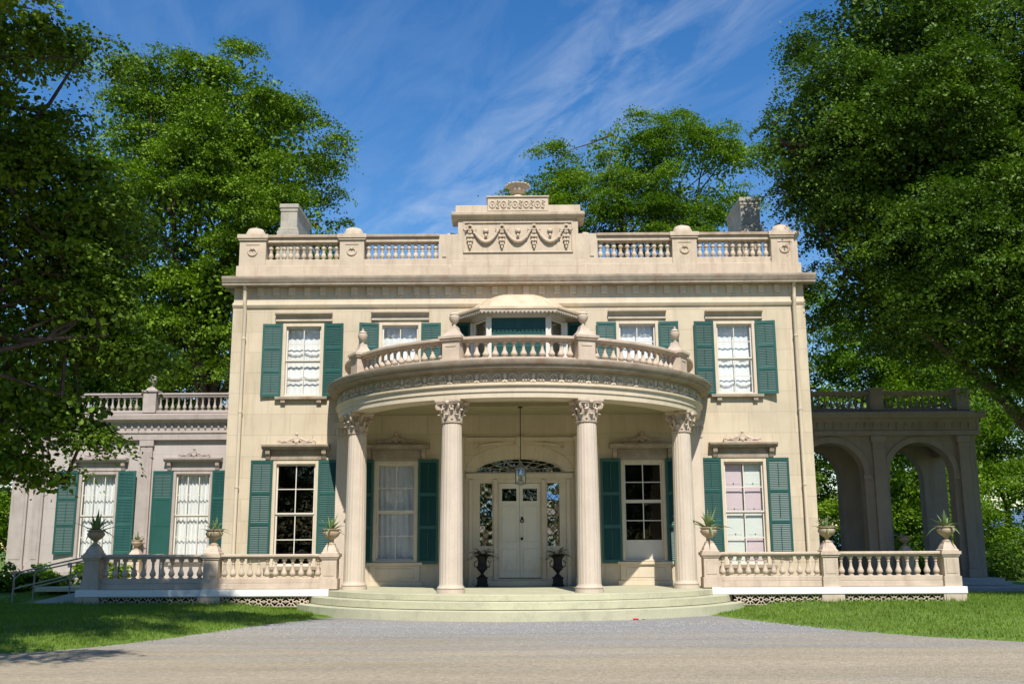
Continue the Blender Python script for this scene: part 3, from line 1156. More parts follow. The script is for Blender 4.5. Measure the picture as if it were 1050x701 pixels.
# roof balustrade
rb = MB()
rb.box(-8.58, 8.58, -0.01, 0.42, 9.085, 9.50)
rb.box(-8.50, 8.50, 0.04, 0.37, 9.4995, 9.70)
roof_bal = part('roof_balustrade', rb, M['roofstone'], mansion, bevel=0.012)
panels = [(-7.68, -5.46), (-4.68, -2.42), (2.42, 4.68), (5.46, 7.68)]
bm_roof = baluster_mesh(0.54, BAL2, 1.05, M['roofstone'])
for (a_, b_) in panels:
    mb = MB()
    mb.box(a_ - 0.02, b_ + 0.02, 0.04, 0.37, 10.24, 10.38)
    part('rail', mb, M['roofstone'], roof_bal, bevel=0.012)
    mb = MB()
    mb.box(a_ - 0.02, b_ + 0.02, -0.03, 0.44, 10.38, 10.47)
    part('coping', mb, M['coping'], roof_bal, bevel=0.012)
    for k in range(11):
        link('baluster', bm_roof, roof_bal, (a_ + (b_ - a_) * (k + 0.5) / 11, 0.205, 9.70))
for (a_, b_) in [(-8.50, -7.70), (-5.44, -4.70), (4.70, 5.44), (7.70, 8.50)]:
    mb = MB()
    xc = (a_ + b_) / 2
    mb.box(a_, b_, 0.0, 0.62, 9.502, 10.30)
    mb.box(a_ - 0.04, b_ + 0.04, -0.05, 0.67, 10.30, 10.36)
    mb.box(a_ - 0.07, b_ + 0.07, -0.08, 0.70, 10.36, 10.48)
    mb.torus(xc, -0.005, 9.93, 0.125, 0.035, 18, 6, sz=0.85)
    mb.box(xc - 0.2, xc + 0.2, -0.018, -0.001, 10.16, 10.19)
    mb.tube([(xc - 0.06, -0.02, 10.06), (xc, -0.03, 10.01), (xc + 0.06, -0.02, 10.06)], 0.025, 6)
    pd = part('pedestal', mb, M['roofstone'], roof_bal, smooth=30)
    mb = MB()
    pr = [(0.36, 0), (0.36, 0.03), (0.33, 0.05)] + [(0.31 * math.cos(t * PI / 2 / 8), 0.05 + 0.25 * math.sin(t * PI / 2 / 8)) for t in range(8)] + [(0.001, 0.30)]
    mb.lathe(pr, xc, 0.31, 10.48, 24)
    # scallop ribs
    for k in range(9):
        a = PI * (k + 0.5) / 9
        mb.tube([(xc + 0.30 * math.cos(a), 0.31 - 0.30 * math.sin(a), 10.53), (xc + 0.22 * math.cos(a), 0.31 - 0.22 * math.sin(a), 10.71), (xc, 0.31, 10.785)], 0.022, 5)
    part('dome_cap', mb, M['roofstone'], roof_bal, smooth=50)
for s_ in (-1, 1):
    mb = MB()
    mb.box(s_ * 2.12 - 0.30, s_ * 2.12 + 0.30, 0.03, 0.5, 9.502, 10.47)
    mb.box(s_ * 2.25 - 0.06, s_ * 2.25 + 0.06, 0.0, 0.029, 9.75, 10.15)
    mb.lathe([(0.24 * math.cos(t * PI / 16), 0.17 * math.sin(t * PI / 16)) for t in range(8)] + [(0.001, 0.17)], s_ * 2.06, 0.5, 10.472, 18)
    part('half_pedestal', mb, M['roofstone'], roof_bal, smooth=40)

# central attic tablet
at = MB()
at.box(-2.10, 2.10, -0.04, 0.75, 9.085, 9.42)
at.box(-2.02, 2.02, -0.02, 0.75, 9.42, 9.62)
at.box(-1.84, 1.84, 0.02, 0.75, 9.62, 10.93)
at.profile_x([(0.02, 10.931), (-0.05, 10.94), (-0.05, 10.98), (-0.14, 11.03), (-0.15, 11.13), (0.75, 11.16), (0.75, 10.931)], -2.04, 2.04)
at.box(-1.92, 1.92, 0.0, 0.7, 11.151, 11.38)
at.box(-0.93, 0.93, -0.06, 0.66, 11.17, 11.60)
at.box(-0.97, 0.97, -0.10, 0.70, 11.60, 11.65)
# panel border
for (x0, x1, z0, z1) in ((-1.68, 1.68, 9.86, 9.91), (-1.68, 1.68, 10.80, 10.85), (-1.68, -1.63, 9.91, 10.80), (1.63, 1.68, 9.91, 10.80)):
    at.box(x0, x1, -0.025, 0.019, z0, z1)
attic = part('attic_tablet', at, M['roofstone'], mansion, bevel=0.012)
mb = MB()
for k in range(3):
    xc = -0.98 + 0.98 * k
    pts = [(xc + 0.42 * (u - 0.5) * 2, -0.04, 10.66 - 0.46 * (1 - (2 * u - 1) ** 2)) for u in [i / 20 for i in range(21)]]
    mb.tube(pts, [0.03 + 0.035 * math.sin(PI * i / 20) for i in range(21)], 8)
    for i in range(2, 19, 2):
        p = pts[i]
        mb.blob(p[0] + random.uniform(-.03, .03), -0.06, p[2] + random.uniform(-.03, .03), 0.045, 0.03, 0.045, 6, 4)
    mb.blob(xc, -0.02, 10.56, 0.09, 0.05, 0.07)
    mb.blob(xc, -0.04, 10.40, 0.05, 0.05, 0.06)
for k in range(4):
    xc = -1.47 + 0.98 * k
    mb.torus(xc, -0.02, 10.66, 0.075, 0.035, 14, 6)
    for j, zz in enumerate((10.50, 10.38, 10.25, 10.13)):
        ww = (0.06, 0.10, 0.09, 0.06)[j]
        mb.blob(xc - ww * 0.5, -0.03, zz, ww * 0.7, 0.05, 0.06, 6, 4)
        mb.blob(xc + ww * 0.5, -0.03, zz, ww * 0.7, 0.05, 0.06, 6, 4)
    mb.blob(xc, -0.03, 10.03, 0.04, 0.04, 0.06, 6, 4)
    for sx in (-1, 1):
        mb.tube([(xc + sx * 0.05, -0.02, 10.62), (xc + sx * 0.14, -0.05, 10.55), (xc + sx * 0.2, -0.03, 10.62)], [0.035, 0.035, 0.015], 6)
part('carved_garland', mb, M['roofstone'], attic, smooth=60)
mb = MB()
for k in range(10):
    x = -0.78 + 1.56 * k / 9
    if k % 2 == 0:
        mb.torus(x, -0.065, 11.39, 0.085, 0.025, 14, 6, sz=1.25)
        mb.blob(x, -0.07, 11.39, 0.03, 0.03, 0.05, 6, 4)
    else:
        mb.tube([(x - 0.05, -0.07, 11.28), (x + 0.02, -0.08, 11.36), (x - 0.02, -0.08, 11.42), (x + 0.05, -0.07, 11.50)], 0.026, 6)
        mb.blob(x, -0.07, 11.28, 0.04, 0.03, 0.03, 6, 4)
        mb.blob(x, -0.07, 11.50, 0.04, 0.03, 0.03, 6, 4)
part('carved_scroll', mb, M['roofstone'], attic, smooth=60)
mb = MB()
mb.lathe([(0.30, 0), (0.26, 0.05), (0.16, 0.10), (0.12, 0.16), (0.14, 0.19), (0.22, 0.22), (0.25, 0.28), (0.26, 0.34), (0.31, 0.40), (0.35, 0.43), (0.36, 0.47), (0.33, 0.48), (0.27, 0.45), (0.2, 0.42)], 0, 0.3, 11.65, 28)
for k in range(16):
    a = 2 * PI * k / 16
    mb.blob(0.345 * math.cos(a), 0.3 + 0.345 * math.sin(a), 12.09, 0.05, 0.05, 0.04, 6, 4)
part('tazza', mb, M['roofstone'], attic, smooth=45)

# chimneys
for (x0, x1, nm, top) in ((-8.26, -7.68, 'L', 12.85), (7.74, 8.40, 'R', 12.98)):
    mb = MB()
    mb.box(x0, x1, 4.0, 6.2, 8.9, top - 0.28)
    mb.box(x0 - 0.09, x1 + 0.09, 3.9, 6.3, 11.4, 11.86)
    mb.box(x0 - 0.05, x1 + 0.05, 3.95, 6.25, 11.86, 11.98)
    mb.box(x0 - 0.02, x1 + 0.02, 3.98, 6.22, top - 0.28, top - 0.16)
    ch = part('chimney', mb, M['chimney'], mansion, bevel=0.02)
    mb = MB()
    mb.box(x0 - 0.045, x1 + 0.045, 3.955, 6.245, top - 0.16, top)
    part('chimney_cap', mb, M['chimney'], ch, bevel=0.02)

# drain pipes
for x in (-8.22, 8.26):
    mb = MB()
    mb.tube([(x, -0.32, 8.86), (x, -0.20, 8.72), (x, -0.18, 8.42), (x, -0.17, 8.24), (x, -0.10, 8.10), (x, -0.10, 4.0), (x, -0.10, -0.1)], 0.055, 10)
    for z in (7.2, 5.0, 2.8):
        mb.tube([(x, -0.10, z), (x, -0.10, z + 0.06)], 0.068, 10)
    part('drainpipe', mb, M['trim'], mansion, smooth=40)

# upper windows and shutters
for i, cx in enumerate((-6.445, -3.55, 3.55, 6.445)):
    w = 1.23 if abs(cx) > 5 else 1.26
    top = 7.69 if abs(cx) > 5 else 7.71
    window(mansion, cx, 0.0, 5.47, top, w, 'swag', lintel='flat', wm='trim', sill=abs(cx) > 5)
    for s_ in (-1, 1):
        ang = {(-6.445, -1): 3, (-6.445, 1): 7, (-3.55, -1): 16, (-3.55, 1): 4, (3.55, -1): 4, (3.55, 1): 9, (6.445, -1): 5, (6.445, 1): 14}[(cx, s_)]
        shutter(mansion, cx + s_ * (w / 2 + 0.012), -0.03, 5.47, 0.585, 2.2, s_, ang)
# lower windows
window(mansion, -6.53, 0.0, 0.55, 3.58, 1.32, 'none', lintel='hood', wm='trim', sill=True)
window(mansion, 6.53, 0.0, 0.55, 3.58, 1.32, 'panels', lintel='hood', wm='trim', sill=True)
for cx in (-6.53, 6.53):
    for s_ in (-1, 1):
        ang = {(-6.53, -1): 4, (-6.53, 1): 6, (6.53, -1): 12, (6.53, 1): 5}[(cx, s_)]
        shutter(mansion, cx + s_ * (0.66 + 0.012), -0.03, 0.80, 0.63, 2.80, s_, ang)
# tall porch windows
window(mansion, -3.595, 0.0, 0.67, 3.56, 1.29, 'loose', lintel='hood', wm='trim', sill=False)
window(mansion, 3.595, 0.0, 0.67, 3.56, 1.29, 'none', lintel='hood', wm='trim', sill=False, solid_low=0.20)
for cx in (-3.595, 3.595):
    for s_ in (-1, 1):
        shutter(mansion, cx + s_ * (0.645 + 0.012), -0.03, 0.62, 0.59, 2.98, s_, 5)
    mb = MB()
    mb.box(cx - 0.80, cx + 0.80, -0.05, -0.003, 0.0, 0.14)
    mb.box(cx - 0.72, cx + 0.72, -0.035, -0.003, 0.141, 0.58)
    mb.box(cx - 0.55, cx + 0.55, -0.05, -0.0351, 0.22, 0.50)
    mb.box(cx - 0.80, cx + 0.80, -0.10, -0.003, 0.581, 0.665)
    part('window_apron', mb, M['trim'], mansion, bevel=0.008)

# ---- entrance
mb = MB()
ya, yb = 0.16, 0.40
HO = [(-0.61, 0.61, 0.20, 2.92), (-1.16, -0.80, 1.12, 2.92), (0.80, 1.16, 1.12, 2.92)]
mb.wall(-1.599, 1.599, 0.0, 3.24, ya, yb, HO)
# posts and mouldings
for x in (-1.42, -0.705, 0.705, 1.42):
    mb.box(x - 0.055, x + 0.055, ya - 0.05, ya - 0.001, 0.16, 3.02)
    mb.box(x - 0.07, x + 0.07, ya - 0.06, ya - 0.001, 0.0, 0.16)
mb.box(-1.58, 1.58, ya - 0.10, ya - 0.001, 3.05, 3.20)
for x in (-0.98, 0.98):
    mb.box(x - 0.2, x + 0.2, ya - 0.03, ya - 0.001, 0.25, 0.98)
# arch ring of the fanlight
for (ri, ro, y0, y1) in ((1.30, 1.60, 0.10, 0.40), (1.24, 1.30, 0.16, 0.38)):
    n = 30
    pts_o = [(ro * math.cos(PI * k / n), 3.24 + ro * 0.5 * math.sin(PI * k / n)) for k in range(n + 1)]
    pts_i = [(ri * math.cos(PI * k / n), 3.24 + ri * (0.5 if ro > 1.5 else 0.32) * math.sin(PI * k / n)) for k in range(n + 1)]
    if ro > 1.5:
        pts_i = [(ri * math.cos(PI * k / n), 3.24 + 0.42 * math.sin(PI * k / n)) for k in range(n + 1)]
    else:
        pts_o = [(ro * math.cos(PI * k / n), 3.24 + 0.42 * math.sin(PI * k / n)) for k in range(n + 1)]
        pts_i = [(ri * math.cos(PI * k / n), 3.24 + 0.38 * math.sin(PI * k / n)) for k in range(n + 1)]
    for k in range(n):
        mb.prism([pts_i[k], pts_o[k], pts_o[k + 1], pts_i[k + 1]][::-1], y0, y1)
surround = part('door_surround', mb, M['trim'], mansion, bevel=0.006)
mb = MB()
n = 24
mb.prism([(1.23 * math.cos(PI * k / n), 3.245 + 0.37 * math.sin(PI * k / n)) for k in range(n + 1)], 0.25, 0.255)
part('fanlight_pane', mb, M['glass'], surround)
mb = MB()
for k in range(1, 8):
    a = PI * k / 8
    mb.tube([(0.1 * math.cos(a), 0.23, 3.25 + 0.05 * math.sin(a)), (1.23 * math.cos(a), 0.23, 3.245 + 0.37 * math.sin(a))], 0.012, 6)
for q in (0.5, 0.8):
    mb.tube([(1.23 * q * math.cos(PI * k / 20), 0.235, 3.245 + 0.37 * q * math.sin(PI * k / 20)) for k in range(21)], 0.010, 6)
part('fanlight_tracery', mb, M['frieze'], surround)
for x in (-0.98, 0.98):
    mb = MB()
    mb.box(x - 0.178, x + 0.178, 0.26, 0.265, 1.122, 2.918)
    sl = part('sidelight_pane', mb, M['mirrorglass'], surround)
    mb = MB()
    for q in range(-1, 9):
        for d in (-1, 1):
            z = 1.12 + 0.225 * q
            p0, p1 = [x - 0.17, z], [x + 0.17, z + 0.36]
            if d < 0:
                p0, p1 = [x + 0.17, z], [x - 0.17, z + 0.36]
            # clip to the opening
            for p, r_ in ((p0, p1), (p1, p0)):
                for lim, up in ((1.13, False), (2.91, True)):
                    if (p[1] < lim) ^ up and p[1] != lim:
                        if (r_[1] > lim) ^ up:
                            t_ = (lim - p[1]) / (r_[1] - p[1])
                            p[0] += (r_[0] - p[0]) * t_
                            p[1] = lim
            if min(p0[1], p1[1]) >= 1.12 and max(p0[1], p1[1]) <= 2.92 and abs(p0[1] - p1[1]) > 0.02:
                mb.tube([(p0[0], 0.253, p0[1]), (p1[0], 0.253, p1[1])], 0.009, 5)
    part('sidelight_lead', mb, M['iron'], surround)
for s_ in (-1, 1):
    x0, x1 = (-0.605, -0.004) if s_ < 0 else (0.004, 0.605)
    xm = (x0 + x1) / 2
    mb = MB()
    y0, y1 = 0.225, 0.275
    mb.wall(x0, x1, 0.22, 2.91, y0, y1, [(xm - 0.21, xm + 0.21, 2.40, 2.76)])
    # raised panels
    for (a, b) in ((0.40, 1.05), (1.22, 2.26)):
        for (u0, u1, w0, w1) in ((xm - 0.22, xm + 0.22, a, a + 0.025), (xm - 0.22, xm + 0.22, b - 0.025, b), (xm - 0.22, xm - 0.195, a + 0.025, b - 0.025), (xm + 0.195, xm + 0.22, a + 0.025, b - 0.025)):
            mb.box(u0, u1, y0 - 0.016, y0 - 0.001, w0, w1)
    mb.prism([(xm - 0.13, 0.46), (xm + 0.13, 0.46), (xm + 0.07, 0.56), (xm + 0.05, 0.66), (xm, 0.72), (xm - 0.05, 0.66), (xm - 0.07, 0.56)], y0 - 0.014, y0 - 0.001)
    dr = part('door', mb, M['door'], mansion, bevel=0.003)
    mb = MB()
    mb.box(xm - 0.209, xm + 0.209, 0.245, 0.25, 2.401, 2.759)
    part('door_pane', mb, M['glass'], dr)
mb = MB()
mb.lathe([(0.03, 0), (0.03, 0.012), (0.012, 0.02), (0.012, 0.04), (0.035, 0.05), (0.04, 0.07), (0.025, 0.09), (0.001, 0.095)], seg=12)
kn = mb.mesh('knob', [M['iron']], 40)
k_ = link('knob', kn, mansion, (0.06, 0.222, 1.32))
k_.rotation_euler = (PI / 2, 0, 0)
mb = MB()
mb.torus(0.07, 0.20, 1.83, 0.045, 0.014, 14, 6)
mb.blob(0.07, 0.205, 1.90, 0.04, 0.02, 0.05)
part('knocker', mb, M['iron'], mansion, smooth=50)
mb = MB()
mb.box(-0.95, 0.95, -0.22, 0.155, 0.003, 0.15)
mb.box(-0.72, 0.72, 0.0, 0.155, 0.15, 0.195)
part('doorstep', mb, M['trim'], mansion, bevel=0.012)
# door flanking pilasters and arch label moulding on the wall face
mb = MB()
for x in (-1.80, 1.80):
    mb.box(x - 0.17, x + 0.17, -0.09, -0.003, 0.22, 4.10)
    mb.box(x - 0.20, x + 0.20, -0.12, -0.003, 0.0, 0.22)
    mb.box(x - 0.20, x + 0.20, -0.12, -0.003, 4.10, 4.16)
    mb.box(x - 0.22, x + 0.22, -0.15, -0.003, 4.16, 4.26)
mb.box(-0.10, 0.10, -0.08, -0.003, 3.98, 4.26)
mb.box(-1.58, -0.101, -0.06, -0.003, 4.14, 4.24)
mb.box(0.101, 1.58, -0.06, -0.003, 4.14, 4.24)
for s_ in (-1, 1):
    mb.torus(s_ * 1.25, -0.01, 3.98, 0.07, 0.02, 14, 6)
    mb.tube([(s_ * 1.12, -0.01, 4.02), (s_ * 0.8, -0.015, 4.06), (s_ * 0.4, -0.01, 4.10)], [0.025, 0.03, 0.01], 6)
part('door_pilaster', mb, M['trim'], mansion, bevel=0.006)

# ---- portico
CA = [-63.4, -19.9, 19.9, 63.4]
RC = 4.92
mb = MB()
shaft = []
for k in range(13):
    t = k / 12
    r = 0.285 - 0.04 * t ** 1.6
    shaft.append((r, 0.20 + 3.88 * t))
# shallow flutes
seg = 96
rings = []
for (r, z) in shaft:
    rings.append([((r - 0.010 * (0.5 - 0.5 * math.cos(20 * 2 * PI * k / seg))) * math.cos(2 * PI * k / seg),
                   (r - 0.010 * (0.5 - 0.5 * math.cos(20 * 2 * PI * k / seg))) * math.sin(2 * PI * k / seg), z) for k in range(seg)])
mb.quad_strip(rings)
me_shaft = mb.mesh('shaft', [M['column']], 50)
mb = MB()
mb.lathe([(0.345, 0.0), (0.35, 0.09)], seg=32)
mb.lathe([(0.315, 0.09), (0.335, 0.115), (0.325, 0.15), (0.30, 0.16), (0.292, 0.185), (0.288, 0.205)], seg=32)
me_base = mb.mesh('base', [M['column']], 40)


def capital_mesh():
    mb = MB()
    mb.lathe([(0.25, 0), (0.272, 0.015), (0.272, 0.04), (0.24, 0.05), (0.235, 0.2), (0.26, 0.38), (0.31, 0.48), (0.31, 0.49)], seg=24)
    for tier, (z0, h, n, off, w) in enumerate(((0.05, 0.20, 8, 0.0, 0.085), (0.10, 0.30, 8, PI / 8, 0.08))):
        for k in range(n):
            a = 2 * PI * k / n + off
            rg = []
            for i in range(7):
                u = i / 6
                rr = 0.245 + 0.02 * u + 0.10 * max(0, u - 0.45) ** 1.3 * 2.2
                zz = z0 + h * (u if u < 0.85 else 0.85 - (u - 0.85) * 0.9)
                hw = w * (1 - 0.55 * u ** 2) * (1.0 if i % 2 == 0 else 0.88)
                c, s = math.cos(a), math.sin(a)
                row = []
                for (o_, th) in ((-hw, 0.0), (-hw * 0.5, 0.018), (0, 0.032), (hw * 0.5, 0.018), (hw, 0.0)):
                    row.append(((rr + th) * c - o_ * s, (rr + th) * s + o_ * c, zz))
                rg.append(row)
            mb.quad_strip(rg, False)
    for k in range(4):
        a = PI / 4 + k * PI / 2
        c, s = math.cos(a), math.sin(a)
        pts = []
        for i in range(18):
            t = i / 17
            th = t * 2.2 * 2 * PI * 0.75
            rr = 0.085 * (1 - 0.72 * t)
            pts.append(((0.37 + rr * math.cos(th + 2.6)) * c, (0.37 + rr * math.cos(th + 2.6)) * s, 0.415 + rr * math.sin(th + 2.6)))
        mb.tube([(0.26 * c, 0.26 * s, 0.24), (0.29 * c, 0.29 * s, 0.36)] + pts, 0.03, 6)
    for k in range(4):
        a = k * PI / 2
        mb.blob(0.33 * math.cos(a), 0.33 * math.sin(a), 0.50, 0.06, 0.06, 0.06, 8, 5)
        for d in (-0.35, 0.35):
            mb.torus(0.29 * math.cos(a + d), 0.29 * math.sin(a + d), 0.40, 0.045, 0.02, 10, 5)
    ab = []
    for k in range(4):
        a = PI / 4 + k * PI / 2
        ab.append((0.47 * math.cos(a - 0.06), 0.47 * math.sin(a - 0.06)))
        ab.append((0.47 * math.cos(a + 0.06), 0.47 * math.sin(a + 0.06)))
        for j in (1, 2, 3):
            t = j / 4
            aa = a + PI / 2 * t
            r = 0.47 + (0.325 - 0.47) * math.sin(PI * t) ** 0.8
            ab.append((r * math.cos(aa), r * math.sin(aa)))
    n = len(ab)
    b = mb.quad_strip([[(x * f, y * f, z) for (x, y) in ab] for (f, z) in ((0.93, 0.475), (0.95, 0.515), (1.0, 0.52), (1.0, 0.57))])
    mb.f.append(tuple(b + i for i in reversed(range(n))))
    mb.f.append(tuple(b + 3 * n + i for i in range(n)))
    mb.m += [0, 0]
    return mb.mesh('capital', [M['stone']], 50)


me_cap = capital_mesh()
for a in CA:
    x, y = RC * math.sin(R(a)), -RC * math.cos(R(a))
    cb = link('column', me_shaft, mansion, (x, y, 0), R(a))
    link('base', me_base, cb)
    link('capital', me_cap, cb, (0, 0, 4.09))
# responds against the wall
for s_ in (-1, 1):
    mb = MB()
    xc = s_ * 5.08
    mb.box(xc - 0.22, xc + 0.22, -0.32, -0.003, 0.26, 4.18)
    mb.box(xc - 0.26, xc + 0.26, -0.36, -0.003, 0.0, 0.18)
    mb.box(xc - 0.24, xc + 0.24, -0.34, -0.003, 0.18, 0.26)
    mb.box(xc - 0.25, xc + 0.25, -0.35, -0.003, 4.18, 4.24)
    mb.box(xc - 0.23, xc + 0.23, -0.33, -0.003, 4.24, 4.5)
    mb.box(xc - 0.28, xc + 0.28, -0.38, -0.003, 4.5, 4.66)
    for k in range(5):
        mb.blob(xc - 0.2 + 0.1 * k, -0.34, 4.38, 0.045, 0.03, 0.11, 6, 5)
    part('wall_pier', mb, M['column'], mansion, bevel=0.006)

A0, A1 = R(-89.9), R(89.9)
mb = MB()
mb.sweep_arc([(4.60, 4.665), (5.24, 4.665), (5.24, 4.80), (5.27, 4.805), (5.27, 4.93), (5.33, 4.96), (5.33, 5.00), (4.60, 5.00)], A0, A1, 96)
ent = part('portico_entablature', mb, M['trim'], mansion, smooth=30)
mb = MB()
mb.sweep_arc([(4.70, 5.001), (5.235, 5.001), (5.235, 5.32), (4.70, 5.32)], A0, A1, 96)
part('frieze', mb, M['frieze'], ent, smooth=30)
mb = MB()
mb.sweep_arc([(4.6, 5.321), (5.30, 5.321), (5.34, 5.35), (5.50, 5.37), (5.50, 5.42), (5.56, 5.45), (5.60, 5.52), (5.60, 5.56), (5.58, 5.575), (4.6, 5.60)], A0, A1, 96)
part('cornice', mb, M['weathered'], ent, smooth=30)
# carved running ornament on the frieze
mb = MB()
na = 22
for i in range(na):
    a = R(-84 + 168 * (i + 0.5) / na)
    def P(da, z, out=0.01):
        rr = 5.235 + out
        return (rr * math.sin(a + da), -rr * math.cos(a + da), z)
    for s_ in (-1, 1):
        pts = []
        for j in range(16):
            t = j / 15
            th = t * 2.6 * PI
            r_ = 0.10 * (1 - 0.75 * t)
            pts.append(P(s_ * (0.040 + (-0.028 + r_ * math.cos(th)) / 5.2), 5.16 + r_ * math.sin(th), 0.012))
        mb.tube(pts, [0.024 - 0.010 * j / 15 for j in range(16)], 5)
        for j in range(4):
            q = P(s_ * (0.008 + 0.013 * j), 5.06 + 0.03 * math.sin(j * 1.7) + 0.02 * j, 0.015)
            mb.blob(q[0], q[1], q[2], 0.035, 0.03, 0.045, 6, 4)
    q = P(0, 5.20, 0.015)
    mb.blob(q[0], q[1], q[2], 0.05, 0.04, 0.09, 6, 5)
    q = P(0, 5.08, 0.02)
    mb.blob(q[0], q[1], q[2], 0.04, 0.035, 0.04, 6, 4)
mb.sweep_arc([(5.2351, 5.002), (5.262, 5.002), (5.262, 5.03), (5.2351, 5.04)], A0, A1, 96)
part('carved_ornament', mb, M['trim'], ent, smooth=60)
mb = MB()
n = 64
mb.v.append((0, -0.03, 4.90))
for k in range(n + 1):
    a = A0 + (A1 - A0) * k / n
    mb.v.append((4.65 * math.sin(a), -4.65 * math.cos(a) - 0.02, 4.90))
for k in range(n):
    mb.f.append((0, k + 2, k + 1))
    mb.m.append(0)
# coffer ribs
for x in (-1.7, 1.7):
    mb.box(x - 0.11, x + 0.11, -4.3, -0.05, 4.80, 4.899)
mb.box(-1.59, 1.59, -2.6, -2.4, 4.80, 4.899)
mb.sweep_arc([(4.42, 4.82), (4.60, 4.76), (4.60, 4.899), (4.42, 4.899)], A0, A1, 64)
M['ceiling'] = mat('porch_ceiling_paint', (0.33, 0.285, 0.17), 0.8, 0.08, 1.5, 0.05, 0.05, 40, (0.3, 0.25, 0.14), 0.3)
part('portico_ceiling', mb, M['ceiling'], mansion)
mb = MB()
mb.v.append((0, 0.0, 5.59))
for k in range(n + 1):
    a = A0 + (A1 - A0) * k / n
    mb.v.append((4.62 * math.sin(a), -4.62 * math.cos(a) - 0.01, 5.58))
for k in range(n):
    mb.f.append((0, k + 1, k + 2))
    mb.m.append(0)
part('balcony_floor', mb, M['greystone'], mansion)

# balcony balustrade
PA = [-60, -19.2, 19.2, 60]
bb_ = MB()
bb_.sweep_arc([(4.72, 5.60), (5.16, 5.585), (5.16, 5.64), (5.10, 5.66), (5.10, 5.70), (4.78, 5.70), (4.72, 5.66)], A0, A1, 96)
balc = part('balcony_balustrade', bb_, M['stone'], mansion, smooth=30)
bm_b = baluster_mesh(0.42, BAL, 1.0, M['stone'])
HWID = 2.75
spans = [(-88.5, -60 - HWID, 7), (-60 + HWID, -19.2 - HWID, 12), (-19.2 + HWID, 19.2 - HWID, 12), (19.2 + HWID, 60 - HWID, 12), (60 + HWID, 88.5, 7)]
for (a, b, n_) in spans:
    mb = MB()
    mb.sweep_arc([(4.80, 6.12), (5.06, 6.12), (5.06, 6.15), (5.11, 6.18), (5.11, 6.235), (5.08, 6.25), (4.78, 6.25), (4.75, 6.235), (4.75, 6.18), (4.80, 6.15)], R(a - 0.3), R(b + 0.3), 30)
    part('rail', mb, M['stone'], balc, smooth=30)
    for k in range(n_):
        q = R(a + (b - a) * (k + 0.5) / n_)
        link('baluster', bm_b, balc, (4.93 * math.sin(q), -4.93 * math.cos(q), 5.70))
mb = MB()
mb.box(-0.23, 0.23, -0.23, 0.23, 0.0, 0.55)
mb.box(-0.26, 0.26, -0.26, 0.26, -0.001, 0.10)
mb.box(-0.28, 0.28, -0.28, 0.28, 0.55, 0.60)
mb.box(-0.31, 0.31, -0.31, 0.31, 0.60, 0.665)
mb.box(-0.14, 0.14, -0.245, -0.2305, 0.40, 0.45)
prev = (0.29, 0.665)
for t in range(1, 7):
    u = t / 6
    cur = (0.095 + 0.17 * (1 - u) ** 2.0, 0.665 + 0.27 * u)
    mb.frustum(0, 0, prev[1], cur[1], prev[0], prev[0], cur[0], cur[0])
    prev = cur
me_ped = mb.mesh('pedestal', [M['stone']])
mb = MB()
urn_finial(mb, 0, 0, 0, 0.82)
me_urnf = mb.mesh('urn', [M['stone']], 40)
for a in PA:
    x, y = 4.95 * math.sin(R(a)), -4.95 * math.cos(R(a))
    link('pedestal', me_ped, balc, (x, y, 5.605), R(a))
    link('urn', me_urnf, balc, (x, y, 6.535))

# ---- bay on the balcony
bay_pts = [(-1.42, -0.01), (-0.86, -0.95), (0.86, -0.95), (1.42, -0.01)]
mb = MB()
mb.v += [(x, y, 5.60) for x, y in bay_pts] + [(x, y, 5.95) for x, y in bay_pts]
for i in range(3):
    mb.f.append((i, i + 1, i + 5, i + 4))
    mb.m.append(0)
# posts
def bay_post(x, y, w, mb):
    mb.lathe([(w, 5.6), (w, 7.66)], x, y, 0, 8)
for (x, y) in bay_pts:
    mb.box(x - 0.075, x + 0.075, y - 0.06, y + 0.06, 5.952, 7.66)
for t in (0.33,):
    pass
mb.v += [(x, y, 7.62) for x, y in bay_pts] + [(x, y, 7.80) for x, y in bay_pts]
b = len(mb.v) - 8
for i in range(3):
    mb.f.append((b + i, b + i + 1, b + i + 5, b + i + 4))
    mb.m.append(0)
bay = part('bay_window', mb, M['sash'], mansion)
mb = MB()
mb.box(-0.79, -0.005, -0.955, -0.915, 5.95, 7.62)
mb.box(0.005, 0.79, -0.955, -0.915, 5.95, 7.62)
for z in (6.25, 6.75, 7.22):
    mb.box(-0.78, -0.02, -0.972, -0.9551, z, z + 0.06)
    mb.box(0.02, 0.78, -0.972, -0.9551, z, z + 0.06)
for k in range(26):
    z = 5.99 + k * 0.062
    mb.box(-0.70, -0.08, -0.966, -0.9552, z, z + 0.03)
    mb.box(0.08, 0.70, -0.966, -0.9552, z, z + 0.03)
part('blind', mb, M['teal'], bay)
